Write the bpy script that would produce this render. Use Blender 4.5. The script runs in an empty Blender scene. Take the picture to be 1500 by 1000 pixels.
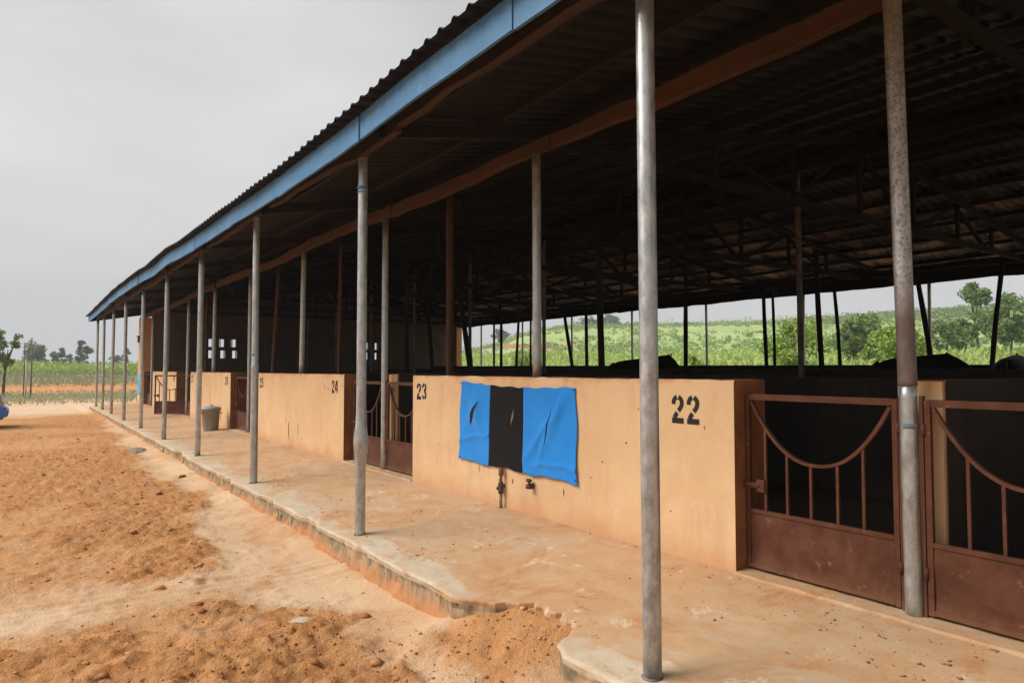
import bpy, bmesh, math, random
import numpy as np
from mathutils import Vector, Matrix
R_ = math.radians
rnd = random.Random(7)
rng = np.random.default_rng(11)
scene = bpy.context.scene
col = scene.collection
PI = math.pi

# ------------------------------------------------------------------ numpy noise
def _h(ix, iy, s):
    n = (ix.astype(np.int64) * 374761393 + iy.astype(np.int64) * 668265263 + s * 1274126177) & 0xFFFFFFFF
    n = ((n ^ (n >> 13)) * 1274126177) & 0xFFFFFFFF
    n = (n ^ (n >> 16)) & 0xFFFFFFFF
    return n / 4294967295.0
def vnoise(x, y, s=0):
    x = np.asarray(x, float); y = np.asarray(y, float)
    ix = np.floor(x); iy = np.floor(y); fx = x - ix; fy = y - iy
    fx = fx * fx * (3 - 2 * fx); fy = fy * fy * (3 - 2 * fy)
    a = _h(ix, iy, s); b = _h(ix + 1, iy, s); c = _h(ix, iy + 1, s); d = _h(ix + 1, iy + 1, s)
    return (a * (1 - fx) + b * fx) * (1 - fy) + (c * (1 - fx) + d * fx) * fy
def fbm(x, y, s=0, o=4):
    t = 0; a = .5
    for k in range(o):
        t = t + a * vnoise(x * 2 ** k + 17.3 * k, y * 2 ** k - 9.1 * k, s + k); a *= .5
    return t / (1 - .5 ** o)
def ss(a, b, x):
    t = np.clip((x - a) / (b - a), 0, 1); return t * t * (3 - 2 * t)

# ------------------------------------------------------------------ objects
def link(name, me, mats=None, parent=None, smooth=False):
    o = bpy.data.objects.new(name, me); col.objects.link(o)
    if mats is not None:
        for m in (mats if isinstance(mats, (list, tuple)) else [mats]): me.materials.append(m)
    if parent is not None: o.parent = parent
    if smooth:
        me.polygons.foreach_set('use_smooth', [True] * len(me.polygons))
    return o
def tag(o, label=None, cat=None, group=None, kind=None):
    if label: o['label'] = label
    if cat: o['category'] = cat
    if group: o['group'] = group
    if kind: o['kind'] = kind
    return o
def empty(name, loc=(0, 0, 0), rz=0):
    o = bpy.data.objects.new(name, None); col.objects.link(o)
    o.location = loc; o.rotation_euler = (0, 0, rz); o.empty_display_size = .2
    return o
def fast_mesh(name, V, F):
    """V (n,3) array, F (m,k) array of equal-sized faces"""
    V = np.asarray(V, np.float32); F = np.asarray(F, np.int32)
    me = bpy.data.meshes.new(name); m, k = F.shape
    me.vertices.add(len(V)); me.vertices.foreach_set('co', V.ravel())
    me.loops.add(m * k); me.loops.foreach_set('vertex_index', F.ravel())
    me.polygons.add(m)
    me.polygons.foreach_set('loop_start', np.arange(0, m * k, k, dtype=np.int32))
    me.polygons.foreach_set('loop_total', np.full(m, k, np.int32))
    me.update(calc_edges=True); me.validate()
    return me
class MB:
    def __init__(s): s.v = []; s.f = []; s.mi = []; s.cur = 0
    def add(s, vs, fs):
        n = len(s.v); s.v += [tuple(v) for v in vs]; s.f += [tuple(i + n for i in f) for f in fs]; s.mi += [s.cur] * len(fs); return s
    def box(s, a, b, M=None):
        (x0, y0, z0), (x1, y1, z1) = a, b
        vs = [(x0, y0, z0), (x1, y0, z0), (x1, y1, z0), (x0, y1, z0), (x0, y0, z1), (x1, y0, z1), (x1, y1, z1), (x0, y1, z1)]
        if M is not None: vs = [M @ Vector(v) for v in vs]
        return s.add(vs, [(3, 2, 1, 0), (4, 5, 6, 7), (0, 1, 5, 4), (1, 2, 6, 5), (2, 3, 7, 6), (3, 0, 4, 7)])
    def bar(s, p, q, w, h=None, up=(0, 0, 1)):
        p = Vector(p); q = Vector(q); h = h or w; d = (q - p).normalized(); up = Vector(up)
        if abs(d.dot(up)) > .98: up = Vector((1, 0, 0))
        a = d.cross(up).normalized(); b = a.cross(d).normalized()
        vs = [e + a * (i * w / 2) + b * (j * h / 2) for e in (p, q) for i, j in ((-1, -1), (1, -1), (1, 1), (-1, 1))]
        return s.add(vs, [(0, 1, 2, 3), (7, 6, 5, 4), (0, 4, 5, 1), (1, 5, 6, 2), (2, 6, 7, 3), (3, 7, 4, 0)])
    def tube(s, pts, rad, n=10, cap=True, closed=False):
        pts = [Vector(p) for p in pts]; m = len(pts)
        if not isinstance(rad, (list, tuple)): rad = [rad] * m
        vs = []; a = None
        for i, p in enumerate(pts):
            d = (pts[(i + 1) % m] - pts[i - 1]) if closed else (pts[min(i + 1, m - 1)] - pts[max(i - 1, 0)])
            d.normalize()
            if a is None:
                t = Vector((0, 0, 1)) if abs(d.z) < .9 else Vector((1, 0, 0))
                a = d.cross(t).normalized()
            a = (a - d * a.dot(d)).normalized(); b = d.cross(a)
            for k in range(n):
                th = 2 * PI * k / n
                vs.append(p + (a * math.cos(th) + b * math.sin(th)) * rad[i])
        fs = []
        for i in range(m if closed else m - 1):
            j = (i + 1) % m
            for k in range(n):
                l = (k + 1) % n; fs.append((i * n + k, i * n + l, j * n + l, j * n + k))
        if cap and not closed: fs += [tuple(range(n - 1, -1, -1)), tuple((m - 1) * n + k for k in range(n))]
        return s.add(vs, fs)
    def lathe(s, prof, c=(0, 0, 0), n=24):
        vs = []; fs = []; m = len(prof)
        for r, z in prof:
            for k in range(n):
                th = 2 * PI * k / n; vs.append((c[0] + r * math.cos(th), c[1] + r * math.sin(th), c[2] + z))
        for i in range(m - 1):
            for k in range(n):
                l = (k + 1) % n; fs.append((i * n + k, i * n + l, (i + 1) * n + l, (i + 1) * n + k))
        fs += [tuple(range(n - 1, -1, -1)), tuple((m - 1) * n + k for k in range(n))]
        return s.add(vs, fs)
    def build(s, name, mats, parent=None, smooth=False, bevel=0):
        me = bpy.data.meshes.new(name); me.from_pydata(s.v, [], s.f); me.update()
        o = link(name, me, mats, parent)
        if isinstance(mats, (list, tuple)): me.polygons.foreach_set('material_index', s.mi)
        if smooth:
            me.polygons.foreach_set('use_smooth', [len(p.vertices) <= 4 for p in me.polygons])
        if bevel:
            b = o.modifiers.new('bevel', 'BEVEL'); b.width = bevel; b.segments = 2; b.limit_method = 'ANGLE'
        return o

# ------------------------------------------------------------------ materials
class NT:
    def __init__(s, name, rough=.9, metal=0, spec=.3):
        s.m = bpy.data.materials.new(name); s.m.use_nodes = True; s.t = s.m.node_tree; s.t.nodes.clear()
        s.o = s.n('ShaderNodeOutputMaterial'); s.b = s.n('ShaderNodeBsdfPrincipled')
        s.l(s.b.outputs[0], s.o.inputs[0])
        s.b.inputs['Roughness'].default_value = rough; s.b.inputs['Metallic'].default_value = metal
        s.b.inputs['Specular IOR Level'].default_value = spec
        s.tc = s.n('ShaderNodeTexCoord').outputs['Object']
    def n(s, t, **k):
        x = s.t.nodes.new(t)
        for a, b in k.items(): setattr(x, a, b)
        return x
    def l(s, a, b): s.t.links.new(a, b)
    def set(s, sock, v):
        if hasattr(v, 'links'): s.l(v, sock)
        else: sock.default_value = v if not isinstance(v, tuple) or len(v) != 3 or sock.type == 'VECTOR' else (*v, 1)
    def map(s, scale=(1, 1, 1), v=None):
        m = s.n('ShaderNodeMapping'); s.l(v or s.tc, m.inputs[0]); m.inputs['Scale'].default_value = scale; return m.outputs[0]
    def noise(s, sc, det=5, rough=.6, v=None, dist=0):
        x = s.n('ShaderNodeTexNoise'); s.l(v or s.tc, x.inputs['Vector']); x.inputs['Scale'].default_value = sc
        x.inputs['Detail'].default_value = det; x.inputs['Roughness'].default_value = rough; x.inputs['Distortion'].default_value = dist
        return x.outputs[0]
    def voro(s, sc, v=None, f='F1'):
        x = s.n('ShaderNodeTexVoronoi', feature=f); s.l(v or s.tc, x.inputs['Vector']); x.inputs['Scale'].default_value = sc; return x.outputs[0]
    def ramp(s, v, a, b, ca=0., cb=1.):
        x = s.n('ShaderNodeMapRange', interpolation_type='SMOOTHSTEP'); s.l(v, x.inputs[0])
        x.inputs[1].default_value = a; x.inputs[2].default_value = b; x.inputs[3].default_value = ca; x.inputs[4].default_value = cb
        return x.outputs[0]
    def mix(s, f, a, b, mode='MIX'):
        x = s.n('ShaderNodeMix', data_type='RGBA', blend_type=mode); s.set(x.inputs[0], f); s.set(x.inputs[6], a); s.set(x.inputs[7], b); return x.outputs[2]
    def math(s, op, a, b=0.):
        x = s.n('ShaderNodeMath', operation=op); s.set(x.inputs[0], a); s.set(x.inputs[1], b); return x.outputs[0]
    def sep(s, v=None):
        x = s.n('ShaderNodeSeparateXYZ'); s.l(v or s.tc, x.inputs[0]); return x.outputs
    def attr(s, name):
        return s.n('ShaderNodeAttribute', attribute_name=name).outputs
    def island(s): return s.n('ShaderNodeNewGeometry').outputs['Random Per Island']
    def objrand(s): return s.n('ShaderNodeObjectInfo').outputs['Random']
    def color(s, c): s.set(s.b.inputs['Base Color'], c); return s
    def bump(s, h, st=.3, dist=.02):
        x = s.n('ShaderNodeBump'); s.l(h, x.inputs['Height']); x.inputs['Strength'].default_value = st; x.inputs['Distance'].default_value = dist
        s.l(x.outputs[0], s.b.inputs['Normal']); return s

M = {}
# painted render of the stall fronts
t = NT('wall_paint', .92); z = t.sep()[2]; y_ = t.sep()[1]
n1 = t.noise(1.3, 6, .65); n2 = t.noise(9, 5); n3 = t.noise(5, 4, v=t.map((1, 1, .18)))
c = t.mix(t.ramp(n1, .35, .68), (.7, .475, .27), (.64, .41, .22))
c = t.mix(t.math('MULTIPLY', t.ramp(n3, .5, .72), .5), c, (.54, .33, .19))
c = t.mix(t.math('MULTIPLY', t.ramp(t.noise(2.4, 7, .75, dist=.6), .58, .64), .4), c, (.72, .5, .32))
c = t.mix(t.math('MULTIPLY', t.ramp(t.noise(6.5, 7, .8, dist=.4), .64, .7), .55), c, (.46, .25, .13))
c = t.mix(t.math('MULTIPLY', t.ramp(n2, .56, .72), .3), c, (.7, .49, .32))
zz = t.math('ADD', z, t.math('MULTIPLY', t.math('SUBTRACT', t.noise(2.6, 5), .5), .55))
c = t.mix(t.ramp(zz, -.06, .26, .7, 0.), c, (.52, .25, .12))
c = t.mix(t.math('MULTIPLY', t.ramp(zz, 1.34, 1.46), .6), c, (.58, .24, .08))
pit = t.ramp(t.voro(3.1, t.map((1, 1, .8))), .02, .055, 1., 0.)
c = t.mix(t.math('MULTIPLY', pit, t.ramp(t.noise(1.7), .5, .56)), c, (.13, .07, .04))
t.color(c); t.bump(t.math('ADD', t.noise(28, 6, .7), t.math('MULTIPLY', t.noise(3, 3), 1.6)), .35, .012); M['wall'] = t.m
# ends of the walls: darker orange, their shade put into the colour
t = NT('wall_end_shade', .95); c = t.mix(t.ramp(t.noise(4, 6), .35, .65), (.3, .12, .042), (.2, .078, .028))
t.color(c); t.bump(t.noise(22, 6), .4, .01); M['wall_end'] = t.m
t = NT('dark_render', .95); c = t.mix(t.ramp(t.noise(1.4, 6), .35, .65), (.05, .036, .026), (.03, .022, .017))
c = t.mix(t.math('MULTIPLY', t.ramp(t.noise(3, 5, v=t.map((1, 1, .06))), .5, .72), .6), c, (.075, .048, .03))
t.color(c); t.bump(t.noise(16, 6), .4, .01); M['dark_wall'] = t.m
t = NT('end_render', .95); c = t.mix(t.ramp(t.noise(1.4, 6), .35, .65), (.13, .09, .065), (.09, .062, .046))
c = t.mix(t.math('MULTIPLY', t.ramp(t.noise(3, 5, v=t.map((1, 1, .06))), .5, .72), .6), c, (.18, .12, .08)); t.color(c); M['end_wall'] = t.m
# galvanised pipe
t = NT('galvanised_steel', .36, .9, .5)
g = t.noise(16, 5, .65, v=t.map((1, 1, .5))); sp = t.noise(60, 3, .5)
c = t.mix(t.ramp(g, .3, .7), (.31, .325, .32), (.5, .515, .51)); c = t.mix(t.math('MULTIPLY', t.ramp(sp, .55, .7), .4), c, (.62, .63, .62))
ru = t.math('MULTIPLY', t.ramp(t.noise(5.5, 6, .7, v=t.map((1, 1, .4))), .57, .7), .75)
c = t.mix(ru, c, (.24, .14, .08)); t.color(c)
t.set(t.b.inputs['Metallic'], t.math('SUBTRACT', .66, t.math('MULTIPLY', ru, .7)))
t.set(t.b.inputs['Roughness'], t.ramp(g, .3, .7, .28, .48)); t.bump(t.noise(45, 4), .12, .004); M['galv'] = t.m
t = NT('rusted_steel', .7, .25, .4)
g = t.noise(9, 6, .7, v=t.map((1, 1, .35)))
c = t.mix(t.ramp(g, .35, .62), (.21, .2, .185), (.1, .055, .033)); t.color(c); t.bump(t.noise(40, 4), .25, .004); M['rusty'] = t.m
t = NT('half_rusted_pipe', .5, .7, .45)
g = t.noise(16, 5, .65, v=t.map((1, 1, .5))); c = t.mix(t.ramp(g, .3, .7), (.38, .38, .37), (.58, .58, .57)); zr_ = t.math('ADD', t.sep()[2], t.math('MULTIPLY', t.math('SUBTRACT', t.noise(6, 6, .7), .5), .5))
ru = t.ramp(zr_, 1.7, 2.1, .85, 0.); sp = t.math('MULTIPLY', t.ramp(t.noise(50, 4, .6), .5, .58), .55); ru = t.math('MAXIMUM', ru, sp); c = t.mix(ru, c, t.mix(t.ramp(t.noise(12, 6, .7), .4, .6), (.13, .07, .045), (.08, .052, .038)))
t.color(c); t.set(t.b.inputs['Metallic'], t.math('SUBTRACT', .85, t.math('MULTIPLY', ru, .75))); t.bump(t.noise(45, 4), .2, .004); M['halfrust'] = t.m
t = NT('grey_tape', .6); t.color((.13, .2, .24)); M['greytape'] = t.m
t = NT('blue_tape', .5); t.color((.06, .22, .42)); M['tape'] = t.m
t = NT('gate_red_oxide', .65, .1, .25)
g = t.noise(5, 6, .7); c = t.mix(t.ramp(g, .35, .7), (.082, .028, .014), (.128, .048, .025))
c = t.mix(t.math('MULTIPLY', t.ramp(t.noise(14, 6, .7), .6, .7), .7), c, (.24, .12, .08))
sc_ = t.ramp(t.voro(9, t.map((1, 3, .5))), .0, .035, 1., 0.)
c = t.mix(t.math('MULTIPLY', sc_, t.ramp(t.noise(4), .5, .6)), c, (.34, .24, .18))
c = t.mix(t.ramp(t.math('ADD', t.sep()[2], t.math('MULTIPLY', t.noise(6), .2)), .08, .26, .55, 0.), c, (.26, .12, .06))
t.color(c); t.bump(t.noise(30, 5), .25, .004); M['gate'] = t.m
def wood(name, a, b, sc=6):
    t = NT(name, .85); g = t.noise(sc, 6, .65, v=t.map((1, .12, 1))); k = t.noise(2.2, 4)
    c = t.mix(t.ramp(g, .3, .7), a, b); c = t.mix(t.math('MULTIPLY', t.ramp(k, .5, .7), .5), c, tuple(x * .55 for x in a))
    t.color(c); t.bump(g, .4, .01); return t.m
M['beam'] = wood('beam_timber', (.1, .047, .023), (.06, .03, .016))
M['eaves'] = wood('eaves_timber', (.065, .036, .024), (.042, .025, .018))
M['prop'] = wood('prop_timber', (.09, .045, .023), (.055, .028, .016))
M['darkwood'] = wood('dark_timber', (.016, .011, .008), (.01, .0075, .006))
# blue fascia paint
t = NT('fascia_blue', .55); g = t.noise(3, 6, .7, v=t.map((1, .35, 1)))
c = t.mix(t.ramp(g, .3, .7), (.045, .15, .31), (.08, .215, .385))
c = t.mix(t.math('MULTIPLY', t.ramp(t.noise(7, 6, .75, v=t.map((1, .25, 1.5))), .58, .68), .6), c, (.06, .16, .3))
c = t.mix(t.math('MULTIPLY', t.ramp(t.noise(14, 5, .7, v=t.map((1, 1, .12))), .52, .68), .5), c, (.045, .13, .25))
c = t.mix(t.math('MULTIPLY', t.ramp(t.noise(5, 7, .8), .6, .66), .6), c, (.2, .34, .46))
c = t.mix(t.ramp(t.noise(9, 6, .75, v=t.map((1, .12, 1.6))), .655, .685), c, (.03, .05, .08))
t.color(c); t.bump(t.noise(18, 5, v=t.map((1, .2, 1))), .2, .006); M['fascia'] = t.m
# roof sheets: dark brown oxide; light glints under the rear slope painted in as pale patches
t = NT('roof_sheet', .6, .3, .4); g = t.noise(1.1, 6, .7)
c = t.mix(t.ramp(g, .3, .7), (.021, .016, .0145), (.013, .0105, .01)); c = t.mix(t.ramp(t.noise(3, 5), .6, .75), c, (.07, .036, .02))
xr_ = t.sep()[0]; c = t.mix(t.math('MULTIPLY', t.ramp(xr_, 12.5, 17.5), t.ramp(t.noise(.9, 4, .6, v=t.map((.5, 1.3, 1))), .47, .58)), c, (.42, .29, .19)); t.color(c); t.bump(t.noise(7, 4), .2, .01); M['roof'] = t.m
# ground
t = NT('soil', .97, 0, .15)
A = t.attr('loose')[2]; B = t.attr('veg')[2]; W = t.attr('pale')[2]
nA = t.noise(.9, 6, .65); nB = t.noise(7, 6, .7); nC = t.noise(34, 5, .7)
pale = t.mix(t.ramp(nA, .35, .65), (.68, .47, .3), (.58, .35, .19))
pale = t.mix(t.math('MULTIPLY', t.ramp(nB, .45, .7), .45), pale, (.66, .47, .31))
pale = t.mix(t.math('MULTIPLY', t.ramp(nC, .6, .75), .35), pale, (.4, .2, .1))
loose = t.mix(t.ramp(nB, .3, .68), (.47, .2, .068), (.65, .33, .14))
loose = t.mix(t.math('MULTIPLY', t.ramp(nC, .55, .75), .55), loose, (.36, .145, .05))
loose = t.mix(t.math('MULTIPLY', t.ramp(nA, .48, .68), .45), loose, (.54, .295, .145))
f = t.math('ADD', A, t.math('MULTIPLY', t.math('SUBTRACT', nB, .5), .9))
pale = t.mix(t.math('MULTIPLY', t.ramp(t.noise(1.6, 7, .72, v=t.map((1, .6, 1)), dist=.4), .5, .62), .6), pale, (.52, .265, .12))
pale = t.mix(t.math('MULTIPLY', t.ramp(t.noise(13, 6, .8), .64, .69), .6), pale, (.3, .15, .075))
c = t.mix(t.ramp(f, .3, .66), pale, loose)
c = t.mix(t.math('MULTIPLY', t.ramp(t.noise(13, 7, .8), .56, .66), t.math('MULTIPLY', A, .75)), c, (.27, .1, .036))
c = t.mix(t.math('MULTIPLY', t.ramp(t.noise(3.3, 6, .75), .55, .68), t.math('MULTIPLY', A, .5)), c, (.36, .145, .055))
c = t.mix(t.math('MULTIPLY', W, .8), c, (.66, .5, .36))
gr = t.mix(t.ramp(t.noise(.3, 5), .35, .65), (.17, .19, .09), (.3, .25, .14))
c = t.mix(t.ramp(t.math('ADD', B, t.math('MULTIPLY', t.math('SUBTRACT', t.noise(.25, 5), .5), .7)), .35, .6), c, gr)
t.color(c)
hb = t.math('ADD', t.math('MULTIPLY', nC, t.math('ADD', A, .35)), t.math('MULTIPLY', t.noise(90, 4), .35))
t.bump(hb, .95, .03); M['soil'] = t.m
t = NT('soil_clod', .97, 0, .15); c = t.mix(t.island(), (.28, .11, .038), (.6, .3, .13)); t.color(c); t.bump(t.noise(40, 4), .5, .01); M['clod'] = t.m
t = NT('grey_sand', .97, 0, .15); t.color(t.mix(t.ramp(t.noise(20, 5), .35, .65), (.16, .14, .115), (.28, .24, .19))); t.bump(t.noise(50, 5), .6, .015); M['greysand'] = t.m
# verandah slab
t = NT('slab', .93, 0, .2); x_, yv, zv = t.sep()
nA = t.noise(.75, 6, .65, dist=.4); nB = t.noise(4.5, 6, .7, v=t.map((1, .7, 1))); nC = t.noise(26, 5, .7)
dust = t.mix(t.ramp(nB, .3, .7), (.48, .275, .14), (.53, .345, .2)); dust = t.mix(t.math('MULTIPLY', t.ramp(nC, .55, .72), .35), dust, (.36, .15, .06))
conc = t.mix(t.ramp(nB, .35, .65), (.55, .45, .33), (.48, .365, .245)); conc = t.mix(t.math('MULTIPLY', t.ramp(nC, .55, .7), .4), conc, (.66, .56, .44))
xe = t.math('ADD', x_, t.math('MULTIPLY', t.math('SUBTRACT', t.noise(2.2, 6, .7), .5), .9))
nG = t.noise(1.5, 7, .72, v=t.map((1, .55, 1)), dist=.5)
f = t.math('ADD', t.math('MULTIPLY', t.ramp(xe, 2.62, 2.92), .62), t.math('MULTIPLY', t.ramp(nG, .44, .6), .6))
f = t.math('ADD', f, t.math('MULTIPLY', t.ramp(t.math('ABSOLUTE', t.math('SUBTRACT', yv, 3.72)), .35, 1.0, 1., 0.), .5))
c = t.mix(t.ramp(f, .35, .8), conc, dust)
c = t.mix(t.math('MULTIPLY', t.ramp(t.noise(1.1, 7, .75, dist=.8), .52, .66), .75), c, (.43, .195, .08))
c = t.mix(t.math('MULTIPLY', t.ramp(t.noise(2.6, 6, .75, dist=.5), .58, .66), .7), c, (.62, .5, .36))
c = t.mix(t.math('MULTIPLY', t.ramp(t.noise(3.7, 7, .8, v=t.map((1, .5, 1)), dist=1.), .61, .66), .6), c, (.3, .145, .065))
dd = t.ramp(t.noise(9, 5, .8), .685, .72); c = t.mix(t.math('MULTIPLY', dd, .7), c, (.16, .09, .05))
c = t.mix(t.ramp(x_, 4.7, 5.1), c, (.05, .032, .02))  # dark soiled stall floor, with the gloom indoors put into its colour
# kerb face: weathered, mossy top, soil splash at the bottom
fz = t.ramp(zv, -.185, -.16, 1., 0.); mo = t.noise(7, 6, .75, v=t.map((1, 1, .35)))
face = t.mix(t.ramp(mo, .38, .6), (.42, .29, .17), (.2, .155, .095))
face = t.mix(t.ramp(t.noise(6, 6, .7, v=t.map((1, 1, .3))), .55, .63), face, (.055, .055, .04))
face = t.mix(t.ramp(t.math('ADD', zv, t.math('MULTIPLY', t.math('SUBTRACT', t.noise(3, 4), .5), .3)), -.34, -.2, 1., 0.), face, (.47, .22, .095))
c = t.mix(t.math('MULTIPLY', fz, t.ramp(x_, 3.2, 3.4, 1., 0.)), c, face)
t.color(c); t.bump(t.math('ADD', t.math('MULTIPLY', nC, .7), t.math('ADD', nB, t.noise(80, 3))), .24, .014); M['slab'] = t.m
t = NT('blue_cloth', .9, 0, .2); wv = t.noise(300, 2)
t.color(t.mix(t.ramp(t.noise(3), .3, .7), (.012, .215, .66), (.018, .25, .72))); t.bump(wv, .15, .002); t.b.inputs['Sheen Weight'].default_value = .15; M['blue'] = t.m
t = NT('black_cloth', .95, 0, .15); t.color((.012, .012, .013)); t.bump(t.noise(300, 2), .15, .002); M['black'] = t.m
t = NT('faded_blue_cloth', .9, 0, .2); t.color((.16, .38, .6)); M['blue2'] = t.m
t = NT('stencil_black', .8); t.color(t.mix(t.ramp(t.noise(14, 5), .62, .72), (.022, .02, .02), (.16, .1, .06))); M['ink'] = t.m
t = NT('faded_ink', .9); t.color((.5, .3, .165)); M['fadedink'] = t.m
t = NT('damp_stain', .95); t.color(t.mix(t.ramp(t.noise(20), .4, .6), (.1, .06, .035), (.2, .11, .06))); M['stain'] = t.m
t = NT('grey_plastic', .55); t.color(t.mix(t.ramp(t.noise(6), .3, .7), (.33, .315, .29), (.27, .25, .225))); M['bin'] = t.m
t = NT('lid_plastic', .55); t.color((.36, .34, .31)); M['lid'] = t.m
t = NT('barrow_blue', .4, .2); t.color(t.mix(t.ramp(t.noise(8), .55, .65), (.02, .13, .5), (.1, .09, .09))); M['barrow'] = t.m
t = NT('rubber', .8); t.color((.02, .02, .02)); M['rubber'] = t.m
t = NT('pipe_grey', .75, .2); t.color(t.mix(t.ramp(t.noise(14), .4, .6), (.3, .26, .2), (.16, .11, .075))); M['pipe'] = t.m
t = NT('tap_dark', .7, .3); t.color(t.mix(t.ramp(t.noise(25), .4, .6), (.05, .04, .035), (.13, .08, .05))); M['tap'] = t.m
t = NT('brass_rust', .7, .3); t.color(t.mix(t.ramp(t.noise(25), .4, .6), (.26, .11, .05), (.15, .08, .05))); M['tapred'] = t.m
t = NT('horse_coat', .75, 0, .12); t.color(t.mix(t.ramp(t.noise(3), .3, .7), (.008, .006, .005), (.006, .005, .004))); M['horse'] = t.m
t = NT('horse_hair', .7); t.color((.008, .007, .007)); M['hair'] = t.m
t = NT('bark', .95); t.color(t.mix(t.ramp(t.noise(6, 5, v=t.map((1, 1, .3))), .35, .65), (.13, .1, .075), (.07, .052, .04))); t.bump(t.noise(20), .6, .02); M['bark'] = t.m
t = NT('pale_wood', .9); t.color((.5, .46, .38)); M['palewood'] = t.m
def leafmat(name, a, b, c2, tr=.25):
    t = NT(name, .6, 0, .25); i = t.island(); k = t.ramp(t.noise(.9, 3), .35, .65)
    c = t.mix(i, a, b); c = t.mix(t.math('MULTIPLY', k, .6), c, c2); t.color(c)
    tl = t.n('ShaderNodeBsdfTranslucent'); t.l(c, tl.inputs[0]); ms = t.n('ShaderNodeMixShader'); ms.inputs[0].default_value = tr
    t.l(t.b.outputs[0], ms.inputs[1]); t.l(tl.outputs[0], ms.inputs[2]); t.l(ms.outputs[0], t.o.inputs[0]); return t.m
M['leaf_bright'] = leafmat('leaf_bright', (.17, .28, .05), (.44, .56, .15), (.28, .42, .09))
M['leaf_mid'] = leafmat('leaf_mid', (.1, .165, .045), (.26, .35, .12), (.16, .24, .07))
M['leaf_dark'] = leafmat('leaf_dark', (.035, .07, .024), (.1, .15, .055), (.055, .09, .032))
M['leaf_grey'] = leafmat('leaf_grey', (.085, .12, .07), (.2, .24, .15), (.13, .165, .1))
M['leaf_hill'] = leafmat('leaf_hill', (.2, .29, .085), (.4, .5, .18), (.28, .38, .12))
M['leaf_far'] = leafmat('leaf_far', (.11, .15, .085), (.24, .29, .18), (.16, .2, .12))
M['weed'] = leafmat('weed_leaf', (.2, .24, .12), (.5, .45, .28), (.3, .32, .18))
M['crop'] = leafmat('crop_leaf', (.26, .36, .08), (.5, .6, .2), (.36, .47, .13))
t = NT('hill_green', .95, 0, .15)
E = t.attr('earth')[2]; P = t.attr('pale')[2]
c = t.mix(t.ramp(t.noise(.035, 6, .65), .35, .65), (.38, .48, .17), (.3, .39, .13)); c = t.mix(t.math('MULTIPLY', t.ramp(t.noise(.22, 6, .7), .42, .66), .75), c, (.44, .54, .22))
c = t.mix(t.math('MULTIPLY', t.ramp(t.noise(.6, 5, .7), .55, .68), .6), c, (.17, .25, .08))
c = t.mix(E, c, (.4, .17, .08)); c = t.mix(P, c, (.5, .47, .42)); t.color(c); t.bump(t.noise(.8, 5), .8, .8); M['hill'] = t.m

# ------------------------------------------------------------------ geometry constants (metres; y runs along the stable, x into it)
X_POST, X_WALL, X_IN, X_GATE = 2.73, 4.33, 4.45, 4.47
Y0, Y1 = -6.0, 35.2
ctl_f = [(-7, 3.58), (3.34, 3.592), (5.64, 3.545), (8.02, 3.51), (10.2, 3.55), (12.8, 3.574), (15.1, 3.65), (17.5, 3.634), (19.7, 3.69), (24.5, 3.734), (30, 3.66), (33, 3.6), (36, 3.57)]
ctl_b = [(-7, 3.68), (2.3, 3.69), (4.6, 3.69), (6.3, 3.60), (7.6, 3.67), (10.1, 3.688), (12, 3.66), (13.9, 3.698), (16, 3.67), (17.6, 3.708), (19.5, 3.66), (21.3, 3.695), (25.1, 3.72), (29, 3.68), (32, 3.72), (36, 3.7)]
ctl_i = [(-7, 3.81), (2, 3.815), (4, 3.80), (5.73, 3.80), (7.5, 3.765), (9.46, 3.766), (10.6, 3.8), (13.2, 3.788), (15, 3.73), (16.9, 3.755), (18.5, 3.8), (20.6, 3.78), (24.4, 3.76), (36, 3.76)]
def ip(ctl, y): return float(np.interp(y, [a for a, _ in ctl], [b for _, b in ctl]))
def fasc(y): return np.interp(y, [a for a, _ in ctl_f], [b for _, b in ctl_f]) + .006 * np.sin(y * 1.7)
XR = 11.45
def roof_z(x, y):
    ze = fasc(y) + .235
    back = 4.2 + .02 * np.sin(y * 1.3)
    zr = 5.5
    return np.where(x <= XR, ze + (x - 2.4) / (XR - 2.4) * (zr - ze), zr + (x - XR) / (20.5 - XR) * (back - zr))
def floor_z(x):
    return np.interp(x, [2.5, 2.75, 4.35, 8.3, 14.0, 21], [-.125, -.106, 0, 0, .35, .36])
def edge_x(y):
    q = np.random.default_rng(41); br = np.cumsum(q.uniform(.08, .55, 220)) - 8; off = q.normal(0, .008, 220) + .035 * (q.uniform(0, 1, 220) > .88)
    e = 2.56 + np.interp(y, br, off) + .006 * (vnoise(y * 25, y * 0 + 1, 9) - .5)
    e = e + .36 * np.interp(y, [3.05, 3.12, 3.2, 3.26, 3.42, 3.9, 3.98, 4.02, 4.16, 4.22, 4.3], [0, .12, .2, .55, 1, 1, .8, .5, .3, .12, 0]) * (.85 + .3 * vnoise(y * 18, y * 0, 6))
    # broken bites out of the edge
    for yy, w, a in ((7.3, .25, .09), (9.0, .18, .06), (14.8, .35, .16), (5.9, .12, .05), (11.2, .16, .05)):
        e = e + .55 * a * np.clip(1.6 - 1.6 * np.abs((y - yy) / w) ** 1.5, 0, 1) * (.5 + .8 * vnoise(y * 9, y * 0, 8))
    return e

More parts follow.
